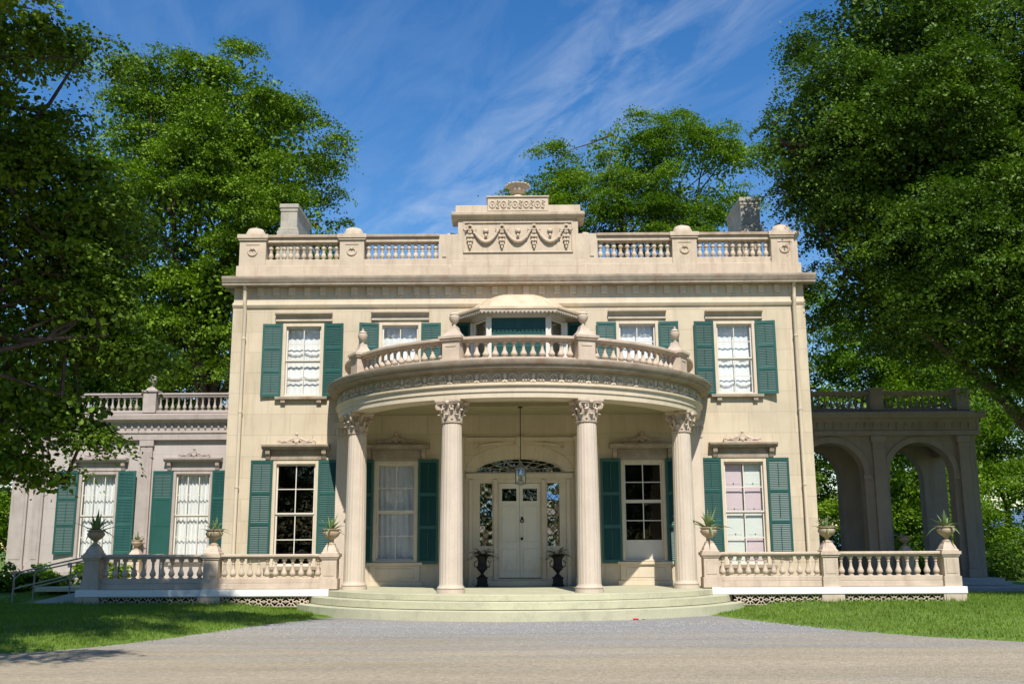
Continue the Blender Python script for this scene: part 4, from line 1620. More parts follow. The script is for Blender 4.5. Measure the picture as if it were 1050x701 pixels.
for s_ in (-1, 1):
    d = Vector((s_ * 0.56, 0.94, 0)).normalized()
    p0 = Vector((s_ * 0.86, -0.95, 0))
    def Q(t, off=0.0):
        nrm = Vector((s_ * 0.94, -0.56, 0)).normalized()
        q = p0 + d * t + nrm * off
        return q
    mb = MB()
    bq = len(mb.v)
    for (t, z) in ((0.06, 5.95), (0.80, 5.95), (0.80, 7.62), (0.06, 7.62)):
        q = Q(t)
        mb.v.append((q.x, q.y, z))
    mb.f.append((0, 1, 2, 3))
    mb.m.append(0)
    part('side_pane', mb, M['glass'], bay)
    mb = MB()
    for (t, zz) in ((0.10, None), (0.80, None)):
        a_, b_ = Q(t, 0.02), Q(t, 0.02)
        mb.tube([(a_.x, a_.y, 5.95), (a_.x, a_.y, 7.62)], 0.035, 6)
    for z in (6.0, 6.5, 7.05, 7.58):
        a_, b_ = Q(0.06, 0.02), Q(0.82, 0.02)
        mb.tube([(a_.x, a_.y, z), (b_.x, b_.y, z)], 0.022, 6)
    part('side_sash', mb, M['sash'], bay)
    mb = MB()
    q0, q1 = Q(0.84), Q(1.09)
    bq = len(mb.v)
    nrm = Vector((s_ * 0.94, -0.56, 0)).normalized() * 0.03
    mb.tube([((q0.x + q1.x) / 2, (q0.y + q1.y) / 2, 5.95), ((q0.x + q1.x) / 2, (q0.y + q1.y) / 2, 7.62)], 0.12, 4)
    part('side_wall', mb, M['sash'], bay)
    # dark teal shutter on the wall beside the bay
    shutter(mansion, s_ * 1.46, -0.03, 5.62, 0.54, 2.05, s_, 6)
# bay roof: eaves, scalloped valance, dome
ev = [(-1.98, 0.0), (-1.90, -0.35), (-1.12, -1.38), (1.12, -1.38), (1.90, -0.35), (1.98, 0.0)]
mb = MB()
levels = [(1.0, 7.80), (1.0, 7.86), (0.97, 7.90), (0.78, 7.94), (0.72, 8.05), (0.65, 8.18), (0.54, 8.32), (0.38, 8.42), (0.2, 8.47), (0.02, 8.48)]
rg = []
for (f_, z) in levels:
    rg.append([(x * f_, -0.005 + y * f_, z) for (x, y) in ev])
bs = mb.quad_strip(rg, False)
mb.f.append(tuple(bs + i for i in range(len(ev))))
mb.m.append(0)
bayroof = part('bay_roof', mb, M['lead'], bay, smooth=35)
mb = MB()
for i in range(len(ev) - 1):
    p, q = Vector((*ev[i], 0)), Vector((*ev[i + 1], 0))
    L = (q - p).length
    nseg = max(2, int(L / 0.115))
    for k in range(nseg):
        a_, c_ = p + (q - p) * (k / nseg), p + (q - p) * ((k + 1) / nseg)
        m_ = (a_ + c_) / 2
        b0 = len(mb.v)
        mb.v += [(a_.x * 0.985, a_.y * 0.985, 7.80), (c_.x * 0.985, c_.y * 0.985, 7.80), (c_.x * 0.985, c_.y * 0.985, 7.73), (m_.x * 0.985, m_.y * 0.985, 7.67), (a_.x * 0.985, a_.y * 0.985, 7.73)]
        mb.f.append((b0, b0 + 4, b0 + 3, b0 + 2, b0 + 1))
        mb.m.append(0)
vo = part('valance', mb, M['frieze'], bay)
sm = vo.modifiers.new('thick', 'SOLIDIFY')
sm.thickness = 0.02
# eave soffit
mb = MB()
mb.v += [(x * 0.98, y * 0.98 - 0.003, 7.795) for (x, y) in ev]
mb.f.append(tuple(range(len(ev))))
mb.m.append(0)
part('soffit', mb, M['frieze'], bay)

# ------------------------------------------------------------------ porch floor and steps
porch = thing('porch_steps', 'pale green painted half round porch floor with three curved steps', 'steps')
mb = MB()
mb.sweep_arc([(0.05, -0.14), (5.637, -0.14), (5.64, -0.03), (5.64, -0.012), (5.628, -0.001), (0.05, -0.001)], R(-90), R(90), 96)
part('porch_floor', mb, M['porch'], porch, smooth=30)
for (r0, r1, zb, zt) in ((5.0, 6.02, -0.32, -0.15), (5.3, 6.36, -0.62, -0.335)):
    mb = MB()
    mb.sweep_arc([(r0, zb), (r1 - 0.003, zb), (r1, zt - 0.03), (r1, zt - 0.026), (r1, zt - 0.012), (r1 - 0.01, zt), (r0, zt)], R(-90), R(90), 96)
    part('step', mb, M['porch'], porch, smooth=30)

# ------------------------------------------------------------------ terraces
def lattice(x0, x1, y, z0, z1, mb):
    """pierced panel of rosettes"""
    h = z1 - z0
    n = max(3, int(round((x1 - x0) / h)))
    w = (x1 - x0) / n
    zc = (z0 + z1) / 2
    mb.box(x0, x1, y, y + 0.05, z0, z0 + 0.022)
    mb.box(x0, x1, y, y + 0.05, z1 - 0.022, z1)
    for k in range(n):
        xc = x0 + w * (k + 0.5)
        mb.torus(xc, y + 0.025, zc, 0.052, 0.016, 14, 5)
        for q in range(8):
            a = 2 * PI * q / 8
            r0, r1 = 0.055, min(w, h) * (0.5 if q % 2 == 0 else 0.68)
            mb.tube([(xc + r0 * math.cos(a), y + 0.025, zc + r0 * math.sin(a)), (xc + r1 * math.cos(a), y + 0.025, zc + r1 * math.sin(a))], 0.016, 5)
        mb.torus(xc + w / 2, y + 0.025, zc, 0.030, 0.012, 10, 5)


def pedestal_part(w, h):
    mb = MB()
    mb.box(-w / 2 - 0.03, w / 2 + 0.03, -w / 2 - 0.03, w / 2 + 0.03, 0, 0.26)
    mb.box(-w / 2, w / 2, -w / 2, w / 2, 0.26, h - 0.13)
    mb.box(-w / 2 + 0.06, w / 2 - 0.06, -w / 2 - 0.012, -w / 2 - 0.0005, 0.34, h - 0.2)
    mb.box(-w / 2 - 0.03, w / 2 + 0.03, -w / 2 - 0.03, w / 2 + 0.03, h - 0.13, h - 0.08)
    mb.box(-w / 2 - 0.06, w / 2 + 0.06, -w / 2 - 0.06, w / 2 + 0.06, h - 0.08, h)
    return mb.mesh('pedestal', [M['stone']])


def pedcap():
    mb = MB()
    prof = [(0.215, 0.0), (0.215, 0.03), (0.185, 0.055), (0.172, 0.10), (0.150, 0.15), (0.125, 0.19), (0.115, 0.225), (0.105, 0.235)]
    for (a, z0), (b, z1) in zip(prof[:-1], prof[1:]):
        mb.frustum(0, 0, z0, z1, a, a, b, b)
    return mb.mesh('pedestal_cap', [M['stone']])


me_tped = pedestal_part(0.39, 0.90)
me_tcap = pedcap()
me_tbal = baluster_mesh(0.50, BAL, 0.95, M['stone'])


def stone_urn(x, y, z, label, s=1.0, rz=0.0):
    r = thing('stone_urn', label, 'urn', (x, y, z), 'stone urns planted with agaves', rz)
    mb = MB()
    mb.lathe([(0.105, 0), (0.11, 0.02), (0.10, 0.035), (0.05, 0.06), (0.042, 0.10), (0.06, 0.12), (0.10, 0.15), (0.165, 0.20), (0.205, 0.26),
              (0.205, 0.30), (0.18, 0.325), (0.17, 0.34)], 0, 0, 0, 24)
    part('bowl', mb, M['terracotta'], r, smooth=40).scale = (s, s, s)
    mb = MB()
    mb.lathe([(0.165, 0.33), (0.215, 0.355), (0.22, 0.375), (0.19, 0.38), (0.16, 0.36)], 0, 0, 0, 24)
    part('rim', mb, M['terracotta'], r, smooth=40).scale = (s, s, s)
    return r


def agave(x, y, z, label, h=0.5, n=18, seed=1, spread=1.0):
    rg_ = random.Random(seed)
    mb = MB()
    for k in range(n):
        a = 2.399 * k + rg_.uniform(-0.25, 0.25)
        el = 0.35 + 1.15 * (k / n) + rg_.uniform(-0.15, 0.15)
        L = h * rg_.uniform(0.75, 1.12)
        w = 0.034 * rg_.uniform(0.8, 1.2) * (h / 0.5)
        dx, dy = math.cos(a), math.sin(a)
        sag = rg_.uniform(0.1, 0.9) * (1.25 - k / n) * spread
        rows = []
        for i in range(7):
            t = i / 6
            r = L * t * math.cos(el)
            zz = L * t * math.sin(el) - sag * L * t * t * 0.9
            ww = w * (1 - t ** 2.2) * (0.7 + 0.6 * min(1, t * 3) * (1 - t)) + 0.001
            c = Vector((dx * r, dy * r, zz))
            sd = Vector((-dy, dx, 0)) * ww
            upv = Vector((0, 0, 1)) * ww * 0.45
            rows.append([tuple(c - sd + upv), tuple(c - upv * 0.3), tuple(c + sd + upv), tuple(c + upv * 0.5)])
        mb.quad_strip(rows, True)
    me = mb.mesh('agave_plant', [M['agave']], 60)
    o = link('agave_plant', me, None, (x, y, z))
    return tag(o, label, 'potted plant', 'agave plants in the stone urns')


def terrace(side):
    s_ = side
    nm = 'left' if s_ < 0 else 'right'
    xs = sorted([s_ * 5.02, s_ * 8.14, s_ * 11.30])
    xin, xmid, xout = s_ * 5.02, s_ * 8.14, s_ * 11.30
    yf = -2.6
    gz = -0.62
    root = thing('terrace', f'low terrace with white edge board and pierced stone vents, {nm} of the porch steps', 'terrace', (s_ * 8.2, yf, 0), 'terraces beside the porch')
    # everything below in world coordinates minus the root location
    off = (s_ * 8.2, yf, 0)

    def P(name, mb, m, **k):
        return part(name, mb, m, root, (-off[0], -off[1], 0), **k)
    lo, hi = min(s_ * 5.0, s_ * 11.62), max(s_ * 5.0, s_ * 11.62)
    mb = MB()
    # deck, back to the wing
    d0, d1 = (s_ * 4.3, s_ * 11.60)
    # the deck stops at the round porch floor
    poly = []
    for k in range(13):
        yy = yf + 0.06 + (2.55) * k / 12
        poly.append((s_ * math.sqrt(max(0, 5.66 ** 2 - min(yy, 0) ** 2)), yy))
    dk = [(s_ * 11.60, yf + 0.06)] + [(s_ * 11.60, -0.01)] + poly[::-1]
    b0 = len(mb.v)
    mb.v += [(x, y, 0.025) for x, y in dk]
    mb.f.append(tuple(range(b0, b0 + len(dk))))
    mb.m.append(0)
    lo2, hi2 = (-13.9, -8.56) if s_ < 0 else (8.56, 11.6)
    mb.box(lo2, hi2, -0.009, 5.98, -0.10, 0.02)
    P('deck', mb, M['porch'])
    mb = MB()
    mb.box(lo, hi, yf - 0.02, yf + 0.05, -0.145, 0.03)
    xs_ = s_ * 11.62
    mb.box(min(xs_, xs_ - s_ * 0.07), max(xs_, xs_ - s_ * 0.07), yf + 0.051, 0.0, -0.145, 0.03)
    P('edge_board', mb, M['white'], bevel=0.006)
    for xc in (xmid, xout):
        mb = MB()
        wd = 0.30
        mb.box(xc - wd, xc + wd, yf + 0.0, yf + 0.5, gz, -0.147)
        P('foundation_pier', mb, M['stone'], bevel=0.01)
    for (a, b) in ((xin, xmid), (xmid, xout)):
        x0, x1 = min(a, b) + 0.31, max(a, b) - 0.31
        if a == xin:
            if s_ < 0:
                x1 = -5.55
            else:
                x0 = 5.55
        mb = MB()
        lattice(x0, x1, yf + 0.03, -0.42, -0.15, mb)
        P('vent_panel', mb, M['stone'])
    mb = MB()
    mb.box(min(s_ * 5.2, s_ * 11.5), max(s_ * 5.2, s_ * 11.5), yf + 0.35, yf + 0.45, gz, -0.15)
    P('shade_backing', mb, M['dark'])  # dark sheet painted in place of the shaded hollow behind the vents

    bal = thing('terrace_balustrade', f'tan stone balustrade with three capped posts along the {nm} terrace', 'balustrade', (s_ * 8.2, yf + 0.28, 0.03), 'terrace balustrades')
    bx = s_ * 8.2
    for (a, b, n_) in ((xin, xmid, 12), (xmid, xout, 11)):
        x0, x1 = min(a, b) + 0.21, max(a, b) - 0.21
        mb = MB()
        mb.box(x0 - bx, x1 - bx, -0.13, 0.13, 0.0, 0.15)
        mb.box(x0 - bx, x1 - bx, -0.10, 0.10, 0.15, 0.28)
        part('bottom_rail', mb, M['stone'], bal, bevel=0.012)
        mb = MB()
        mb.profile_x([(-0.10, 0.78), (-0.10, 0.81), (-0.15, 0.84), (-0.15, 0.88), (-0.12, 0.90), (0.12, 0.90), (0.15, 0.88), (0.15, 0.84), (0.10, 0.81), (0.10, 0.78)], x0 - bx - 0.02, x1 - bx + 0.02)
        part('rail', mb, M['stone'], bal)
        for k in range(n_):
            link('baluster', me_tbal, bal, (x0 - bx + (x1 - x0) * (k + 0.5) / n_, 0, 0.28))
    for xc in (xin, xmid, xout):
        pd = link('pedestal', me_tped, bal, (xc - bx, 0, 0))
        link('pedestal_cap', me_tcap, pd, (0, 0, 0.90))
    yb = yf + 0.28
    where = {xin: f'innermost post of the {nm} terrace balustrade, beside the porch columns', xmid: f'middle post of the {nm} terrace balustrade', xout: f'outermost post of the {nm} terrace balustrade'}
    for j, xc in enumerate((xin, xmid, xout)):
        stone_urn(xc, yb, 1.162, 'weathered stone urn on the ' + where[xc], 1.1)
        hh = {(-1, 0): 0.58, (-1, 1): 0.5, (-1, 2): 0.72, (1, 0): 0.75, (1, 1): 0.5, (1, 2): 0.6}[(s_, j)]
        agave(xc, yb, 1.50, 'spiky green agave on the ' + where[xc].replace(', beside the porch columns', ''), hh, 20 if hh > 0.45 else 14, 10 + j + 5 * (s_ + 1))
    # pedestal with urn at the wing
    xw = s_ * 13.12
    pr_ = link('stone_pedestal', pedestal_part(0.40, 0.80), None, (xw, 5.62, 0.022))
    tag(pr_, 'short stone pedestal with concave cap against the ' + ('pale wing between its windows' if s_ < 0 else 'middle pier of the shaded arcade'), 'pedestal', 'pedestals at the wings')
    link('pedestal_cap', me_tcap, pr_, (0, 0, 0.80))
    stone_urn(xw, 5.62, 1.055, 'small stone urn on the pedestal against the ' + ('pale left wing' if s_ < 0 else 'middle pier of the shaded arcade'), 0.9)
    if s_ < 0:
        agave(xw, 5.62, 1.36, 'small spiky agave in the urn against the pale left wing', 0.42, 14, 77)
    else:
        agave(xw, 5.62, 1.36, 'tiny withered agave in the urn before the shaded arcade pier', 0.22, 9, 78)


terrace(-1)
terrace(1)

# ------------------------------------------------------------------ LEFT WING
WY = 6.0
wing = thing('side_wing', 'single storey mauve grey wing with green shutters and roof balustrade, left of the mansion', 'building', (-13.2, WY, -0.2))
wo = (-13.2, WY, -0.2)


def WP(name, mb, m, **k):
    return part(name, mb, m, wing, (-wo[0], -wo[1], -wo[2]), **k)


def wing_window(root, o, *a, **k):
    n0 = window(root, *a, **k)
    n0.location = (n0.location.x - o[0], n0.location.y - o[1], n0.location.z - o[2])
    return n0


mb = MB()
wins = [(-14.735, 1.37), (-11.425, 1.37)]
mb.wall(-17.6, -8.56, -0.5, 5.10, WY, WY + 0.4, [(c - w / 2, c + w / 2, 0.72, 3.74) for c, w in wins])
mb.box(-17.6, -17.2, WY + 0.4, WY + 7, -0.5, 5.1)
mb.box(-17.2, -8.56, WY + 6.6, WY + 7, -0.5, 5.1)
WP('wall', mb, M['mauve'])
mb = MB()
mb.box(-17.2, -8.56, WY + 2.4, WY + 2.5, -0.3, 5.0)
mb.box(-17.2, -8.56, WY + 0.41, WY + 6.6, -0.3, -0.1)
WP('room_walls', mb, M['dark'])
for (a, b) in ((-17.72, -17.15), (-16.95, -16.6), (-13.31, -12.89)):
    mb = MB()
    mb.box(a, b, WY - 0.10, WY - 0.002, 0.55, 4.62)
    mb.box(a - 0.04, b + 0.04, WY - 0.14, WY - 0.002, 4.62, 4.84)
    mb.box(a + 0.08, b - 0.08, WY - 0.115, WY - 0.1001, 0.75, 4.45)
    mb.box(a - 0.03, b + 0.03, WY - 0.13, WY - 0.002, 0.40, 0.55)
    WP('pilaster', mb, M['mauvetrim'], bevel=0.01)
mb = MB()
mb.box(-17.78, -16.55, WY - 0.22, WY - 0.002, -0.3, 0.25)
mb.box(-17.74, -16.57, WY - 0.18, WY - 0.002, 0.25, 0.40)
mb.box(-16.56, -13.36, WY - 0.08, WY - 0.002, -0.3, 0.35)
WP('plinth', mb, M['mauvetrim'], bevel=0.01)
mb = MB()
mb.profile_x([(WY - 0.001, 4.841), (WY - 0.15, 4.841), (WY - 0.15, 5.05), (WY - 0.19, 5.08), (WY - 0.19, 5.12), (WY - 0.12, 5.14), (WY - 0.12, 5.44), (WY - 0.2, 5.50), (WY - 0.36, 5.54),
              (WY - 0.38, 5.70), (WY - 0.34, 5.74), (WY + 6.9, 5.80), (WY + 6.9, 5.11), (WY - 0.001, 5.11)], -17.95, -8.56)
for k in range(38):
    x = -17.4 + 0.235 * k
    mb.tube([(x, WY - 0.122, 5.20), (x, WY - 0.14, 5.28), (x, WY - 0.122, 5.38)], [0.03, 0.05, 0.04], 6)
WP('cornice', mb, M['mauvetrim'])


def wing_balustrade(P_, x0, x1, yc, z0, h, ped, m, n, cap_urn=None):
    mb = MB()
    mb.box(x0, x1, yc - 0.11, yc + 0.11, z0, z0 + 0.10)
    r = P_('roof_balustrade', mb, m, bevel=0.008)
    mb = MB()
    mb.box(x0, x1, yc - 0.09, yc + 0.09, z0 + h - 0.14, z0 + h - 0.07)
    mb.box(x0, x1, yc - 0.13, yc + 0.13, z0 + h - 0.07, z0 + h)
    part('rail', mb, m, r, bevel=0.008)
    me = baluster_mesh(h - 0.24, BAL, 0.78, m, 10)
    for k in range(n):
        x = x0 + (x1 - x0) * (k + 0.5) / n
        if any(abs(x - p) < 0.32 for p in ped):
            continue
        link('baluster', me, r, (x, yc, z0 + 0.10))
    for p in ped:
        mb = MB()
        mb.box(p - 0.23, p + 0.23, yc - 0.23, yc + 0.23, z0 + 0.001, z0 + h + 0.02)
        mb.box(p - 0.28, p + 0.28, yc - 0.28, yc + 0.28, z0 + h + 0.02, z0 + h + 0.10)
        part('pedestal', mb, m, r, bevel=0.01)
    return r


rr = wing_balustrade(WP, -17.6, -8.58, WY + 0.1, 5.80, 0.72, [-17.3, -13.1], M['mauvetrim'], 42)
mb = MB()
mb.frustum(-13.1, WY + 0.1, 6.62, 6.72, 0.2, 0.2, 0.1, 0.1)
urn_finial(mb, -13.1, WY + 0.1, 6.72, 0.95)
part('urn', mb, M['mauvetrim'], rr, smooth=40)
for (c, w) in wins:
    wing_window(wing, wo, c, WY, 0.72, 3.74, w, 'pleat', cols=3, rows=4, lintel='hood', wm='mauvetrim', sill=True)
for (x, s_, ang, low) in ((-15.435, -1, 8, False), (-14.035, 1, 12, False), (-12.125, -1, 3, True), (-10.725, 1, 20, False)):
    sh = shutter(wing, x - wo[0], -0.03, 0.92 - wo[2], 0.68, 2.84, s_, ang, low)

# ------------------------------------------------------------------ RIGHT ARCADE
arc = thing('arcade_wing', 'shaded brown open arcade with two round arches and roof balustrade, right of the mansion', 'building', (12.4, WY, 0))
ao = (12.4, WY, 0)


def AP(name, mb, m, **k):
    return part(name, mb, m, arc, (-ao[0], -ao[1], -ao[2]), **k)


a1, a2, ar, zs = 10.92, 14.03, 1.13, 3.50
BY = 8.7
for (y0, nm) in ((WY, 'front_arches'), (BY, 'back_arches')):
    mb = MB()
    y1 = y0 + 0.5
    for (x0, x1) in ((8.56, a1 - ar), (a1 + ar, a2 - ar), (a2 + ar, 16.0)):
        mb.box(x0, x1, y0, y1, -0.4, zs - 0.0005)
    mb.box(8.56, a1 - ar, y0, y1, zs, 4.86)
    mb.box(a1 + ar, a2 - ar, y0, y1, zs, 4.86)
    mb.box(a2 + ar, 16.0, y0, y1, zs, 4.86)
    for c in (a1, a2):
        mb.arch_head(c, ar, zs, 4.86, y0, y1, 28)
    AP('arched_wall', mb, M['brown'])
yf = WY
for c in (a1, a2):
    mb = MB()
    n = 28
    for k in range(n):
        t0, t1 = PI * k / n, PI * (k + 1) / n
        ri, ro = ar - 0.001, ar + 0.20
        mb.prism([(c + ri * math.cos(t0), zs + ri * math.sin(t0)), (c + ro * math.cos(t0), zs + ro * math.sin(t0)), (c + ro * math.cos(t1), zs + ro * math.sin(t1)), (c + ri * math.cos(t1), zs + ri * math.sin(t1))][::-1], yf - 0.05, yf - 0.002)
    for s_ in (-1, 1):
        xa, xb = sorted((c + s_ * (ar - 0.04), c + s_ * (ar + 0.22)))
        mb.box(xa, xb, yf - 0.08, yf - 0.002, zs - 0.16, zs)
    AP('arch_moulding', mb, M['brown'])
for (a, b) in ((12.36, 12.80), (15.36, 15.72)):
    mb = MB()
    mb.box(a, b, yf - 0.13, yf - 0.002, 0.3, 4.62)
    mb.box(a - 0.05, b + 0.05, yf - 0.17, yf - 0.002, 4.62, 4.85)
    mb.box(a - 0.05, b + 0.05, yf - 0.17, yf - 0.002, 0.0, 0.3)
    for z in (4.5, 4.4):
        mb.box(a - 0.02, b + 0.02, yf - 0.145, yf - 0.002, z, z + 0.03)
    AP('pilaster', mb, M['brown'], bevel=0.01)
mb = MB()
mb.box(15.55, 16.0, WY + 0.501, BY - 0.001, -0.4, 0.0)
mb.box(15.6, 15.98, WY + 0.5, WY + 0.6, 0.0, 4.86)
mb.box(15.55, 16.0, WY + 0.501, BY - 0.001, 4.3, 4.86)
mb.box(8.56, 16.0, WY + 0.5, BY, 4.70, 4.86)
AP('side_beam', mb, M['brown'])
mb = MB()
mb.profile_x([(WY - 0.05, 4.861), (WY - 0.17, 4.861), (WY - 0.17, 5.02), (WY - 0.12, 5.04), (WY - 0.12, 5.36), (WY - 0.2, 5.42), (WY - 0.34, 5.46), (WY - 0.36, 5.66), (WY - 0.3, 5.70), (BY + 0.8, 5.74), (BY + 0.8, 4.861)], 8.56, 16.05)
mb.box(16.051, 16.30, WY - 0.34, BY + 0.8, 5.46, 5.69)
mb.box(16.051, 16.14, WY - 0.15, BY + 0.7, 4.87, 5.459)
for k in range(26):
    x = 8.8 + 0.28 * k
    mb.tube([(x, WY - 0.122, 5.10), (x, WY - 0.14, 5.19), (x, WY - 0.122, 5.30)], [0.03, 0.05, 0.04], 6)
AP('cornice', mb, M['brown'])
wing_balustrade(AP, 8.58, 15.95, WY + 0.1, 5.74, 0.70, [12.62, 15.65], M['brown'], 34)
mb = MB()
mb.box(13.91, 16.3, 5.4, BY + 0.8, -0.5, 0.0)
mb.box(8.58, 13.9, 6.51, BY + 0.8, -0.5, 0.0)
AP('floor', mb, M['greystone'])
# a green shutter folded back at the mansion's corner (its side window)
shutter(mansion, 8.56, 5.3, 0.9, 0.6, 2.8, 1, 60)

# stone steps at the arcade's end
st = thing('stone_steps', 'grey stone steps going down from the end of the shaded arcade', 'steps', (16.0, 4.5, -0.5))
for k in range(4):
    mb = MB()
    z1 = 0.44 - 0.13 * k
    mb.box(-4.35, -0.15 + 0.48 * k, -0.6 - 0.36 * k, 0.89 + (0.0 if k == 0 else -0.002 * k), z1 - 0.125 - (0.3 if k == 3 else 0), z1)
    part('step', mb, M['greystone'], st, bevel=0.015)

# ------------------------------------------------------------------ ramp and handrails at the far left
rp = thing('ramp', 'grey concrete wheelchair ramp rising to the left end of the terrace', 'ramp', (-12.4, -1.3, -0.5))
mb = MB()
mb.prism([(-1.3, -0.02), (0.78, -0.02), (0.78, 0.52), (-1.3, 0.05)][::1], -0.55, 0.55)
part('slab', mb, M['concrete'], rp)
for (yy, lab, far) in ((-0.58, 'near pale metal handrail with upright posts along the ramp', 0), (0.60, 'far pale metal handrail with a curled end behind the ramp', 1)):
    hr = thing('handrail', lab, 'handrail', (-12.4, -1.3 + yy, -0.5), 'ramp handrails')
    mb = MB()
    pts = [(-1.25, 0, 0.95), (0.8, 0, 1.40), (1.6, 0, 1.42)] if not far else [(-1.75, 0, 0.6), (-1.78, 0, 0.75), (-1.6, 0, 0.92), (-1.2, 0, 0.98), (0.8, 0, 1.40), (2.4, 0, 1.42)]
    mb.tube(pts, 0.022, 8)
    part('rail', mb, M['frieze'], hr, smooth=50)
    mb = MB()
    mb.tube([(-1.2, 0, 0.55), (0.8, 0, 1.02)], 0.02, 8)
    part('lower_rail', mb, M['frieze'], hr, smooth=50)
    for x in ((-1.2, 0.75, 1.6) if not far else (-1.2, -0.2, 0.75, 2.3)):
        mb = MB()
        zt = 0.95 + 0.22 * (x + 1.2) if x < 0.8 else 1.41
        mb.tube([(x, 0, (0.5 if x > 0.78 else 0.02)), (x, 0, zt)], 0.024, 8)
        part('post', mb, M['brass'], hr, smooth=50)

# ------------------------------------------------------------------ urns by the door, ferns, lantern
for s_ in (-1, 1):
    nm = 'left' if s_ < 0 else 'right'
    r = thing('iron_urn', f'tall black iron urn on the porch {nm} of the white double doors', 'urn', (s_ * 1.06, -0.62, 0.0), 'black urns beside the door')
    mb = MB()
    mb.box(-0.17, 0.17, -0.17, 0.17, 0, 0.06)
    mb.box(-0.14, 0.14, -0.14, 0.14, 0.06, 0.22)
    mb.box(-0.16, 0.16, -0.16, 0.16, 0.22, 0.26)
    part('foot', mb, M['iron'], r, bevel=0.008)
    mb = MB()
    mb.lathe([(0.11, 0.26), (0.10, 0.29), (0.05, 0.33), (0.045, 0.38), (0.08, 0.42), (0.14, 0.48), (0.155, 0.54), (0.13, 0.59), (0.12, 0.65), (0.135, 0.76), (0.19, 0.84), (0.20, 0.86), (0.16, 0.86), (0.13, 0.80)], seg=20)
    part('vase', mb, M['iron'], r, smooth=45)
    for q in (-1, 1):
        mb = MB()
        mb.tube([(q * 0.14, 0, 0.52), (q * 0.21, 0, 0.56), (q * 0.22, 0, 0.66), (q * 0.15, 0, 0.72)], 0.015, 6)
        part('handle', mb, M['iron'], r, smooth=50)
    rg_ = random.Random(40 + s_)
    mb = MB()
    for k in range(80):
        a = rg_.uniform(0, 2 * PI)
        L = rg_.uniform(0.32, 0.56)
        el = rg_.uniform(0.1, 1.25)
        rows_ = []
        dx, dy = math.cos(a), math.sin(a)
        pts = []
        for i in range(9):
            t = i / 8
            pts.append(Vector((dx * L * t * math.cos(el), dy * L * t * math.cos(el), L * t * math.sin(el) - 0.5 * L * t * t)))
        for i in range(1, 9):
            wl = 0.10 * (1 - (i / 9) ** 1.5) + 0.012
            for sd in (-1, 1):
                p = pts[i]
                q = p + Vector((-dy, dx, 0)) * sd * wl + Vector((dx, dy, 0)) * 0.02 + Vector((0, 0, rg_.uniform(-0.02, 0.01)))
                b0 = len(mb.v)
                along = Vector((dx, dy, 0)) * 0.018
                mb.v += [tuple(p - along), tuple((p + q) / 2 - along * 1.0), tuple(q), tuple((p + q) / 2 + along * 1.0), tuple(p + along)]
                mb.f.append((b0, b0 + 1, b0 + 2, b0 + 3, b0 + 4))
                mb.m.append(0)
    o = link('fern_plant', mb.mesh('fern_plant', [M['fern']]), None, (s_ * 1.06, -0.62, 0.84))
    tag(o, f'drooping dark green fern in the black urn {nm} of the doors', 'potted plant', 'ferns in the black urns')

lan = thing('hanging_lantern', 'glass and metal porch lantern hanging on a long rod before the fanlight', 'lantern', (0.03, -2.5, 2.72))
mb = MB()
mb.tube([(0, 0, 0.62), (0, 0, 2.07)], 0.012, 6)
mb.lathe([(0.07, 2.05), (0.05, 2.09), (0.07, 2.10)], seg=12)
part('rod', mb, M['iron'], lan)
mb = MB()
mb.lathe([(0.13, 0.02), (0.135, 0.06), (0.135, 0.38), (0.13, 0.40)], seg=20)
part('glass_cylinder', mb, M['lampglass'], lan, smooth=50)
mb = MB()
mb.lathe([(0.02, -0.04), (0.06, -0.02), (0.145, 0.0), (0.145, 0.03), (0.12, 0.035)], seg=20)
mb.lathe([(0.145, 0.40), (0.15, 0.43), (0.10, 0.47), (0.05, 0.55), (0.015, 0.63)], seg=20)
for k in range(6):
    a = 2 * PI * k / 6
    mb.tube([(0.142 * math.cos(a), 0.142 * math.sin(a), 0.02), (0.142 * math.cos(a), 0.142 * math.sin(a), 0.41)], 0.008, 5)
part('frame', mb, M['brass'], lan, smooth=40)
mb = MB()
for k in range(3):
    a = 2 * PI * k / 3
    mb.tube([(0.05 * math.cos(a), 0.05 * math.sin(a), 0.03), (0.05 * math.cos(a), 0.05 * math.sin(a), 0.22)], 0.012, 6)
part('candle', mb, M['white'], lan)

# a small red scrap at the foot of the steps
mb = MB()
for k in range(7):
    a = 2 * PI * k / 7
    mb.blob(0.04 * math.cos(a), 0.04 * math.sin(a), 0.02, 0.035, 0.025, 0.018, 6, 4)
mb.blob(0.18, 0.01, 0.012, 0.05, 0.015, 0.008, 6, 4, 1)
o = link('fallen_flower', mb.mesh('fallen_flower', [M['red'], M['grass']], 50), None, (2.62, -5.95, DRIVE_Z + 0.015))
tag(o, 'small red fallen flower on the gravel at the foot of the steps', 'flower')

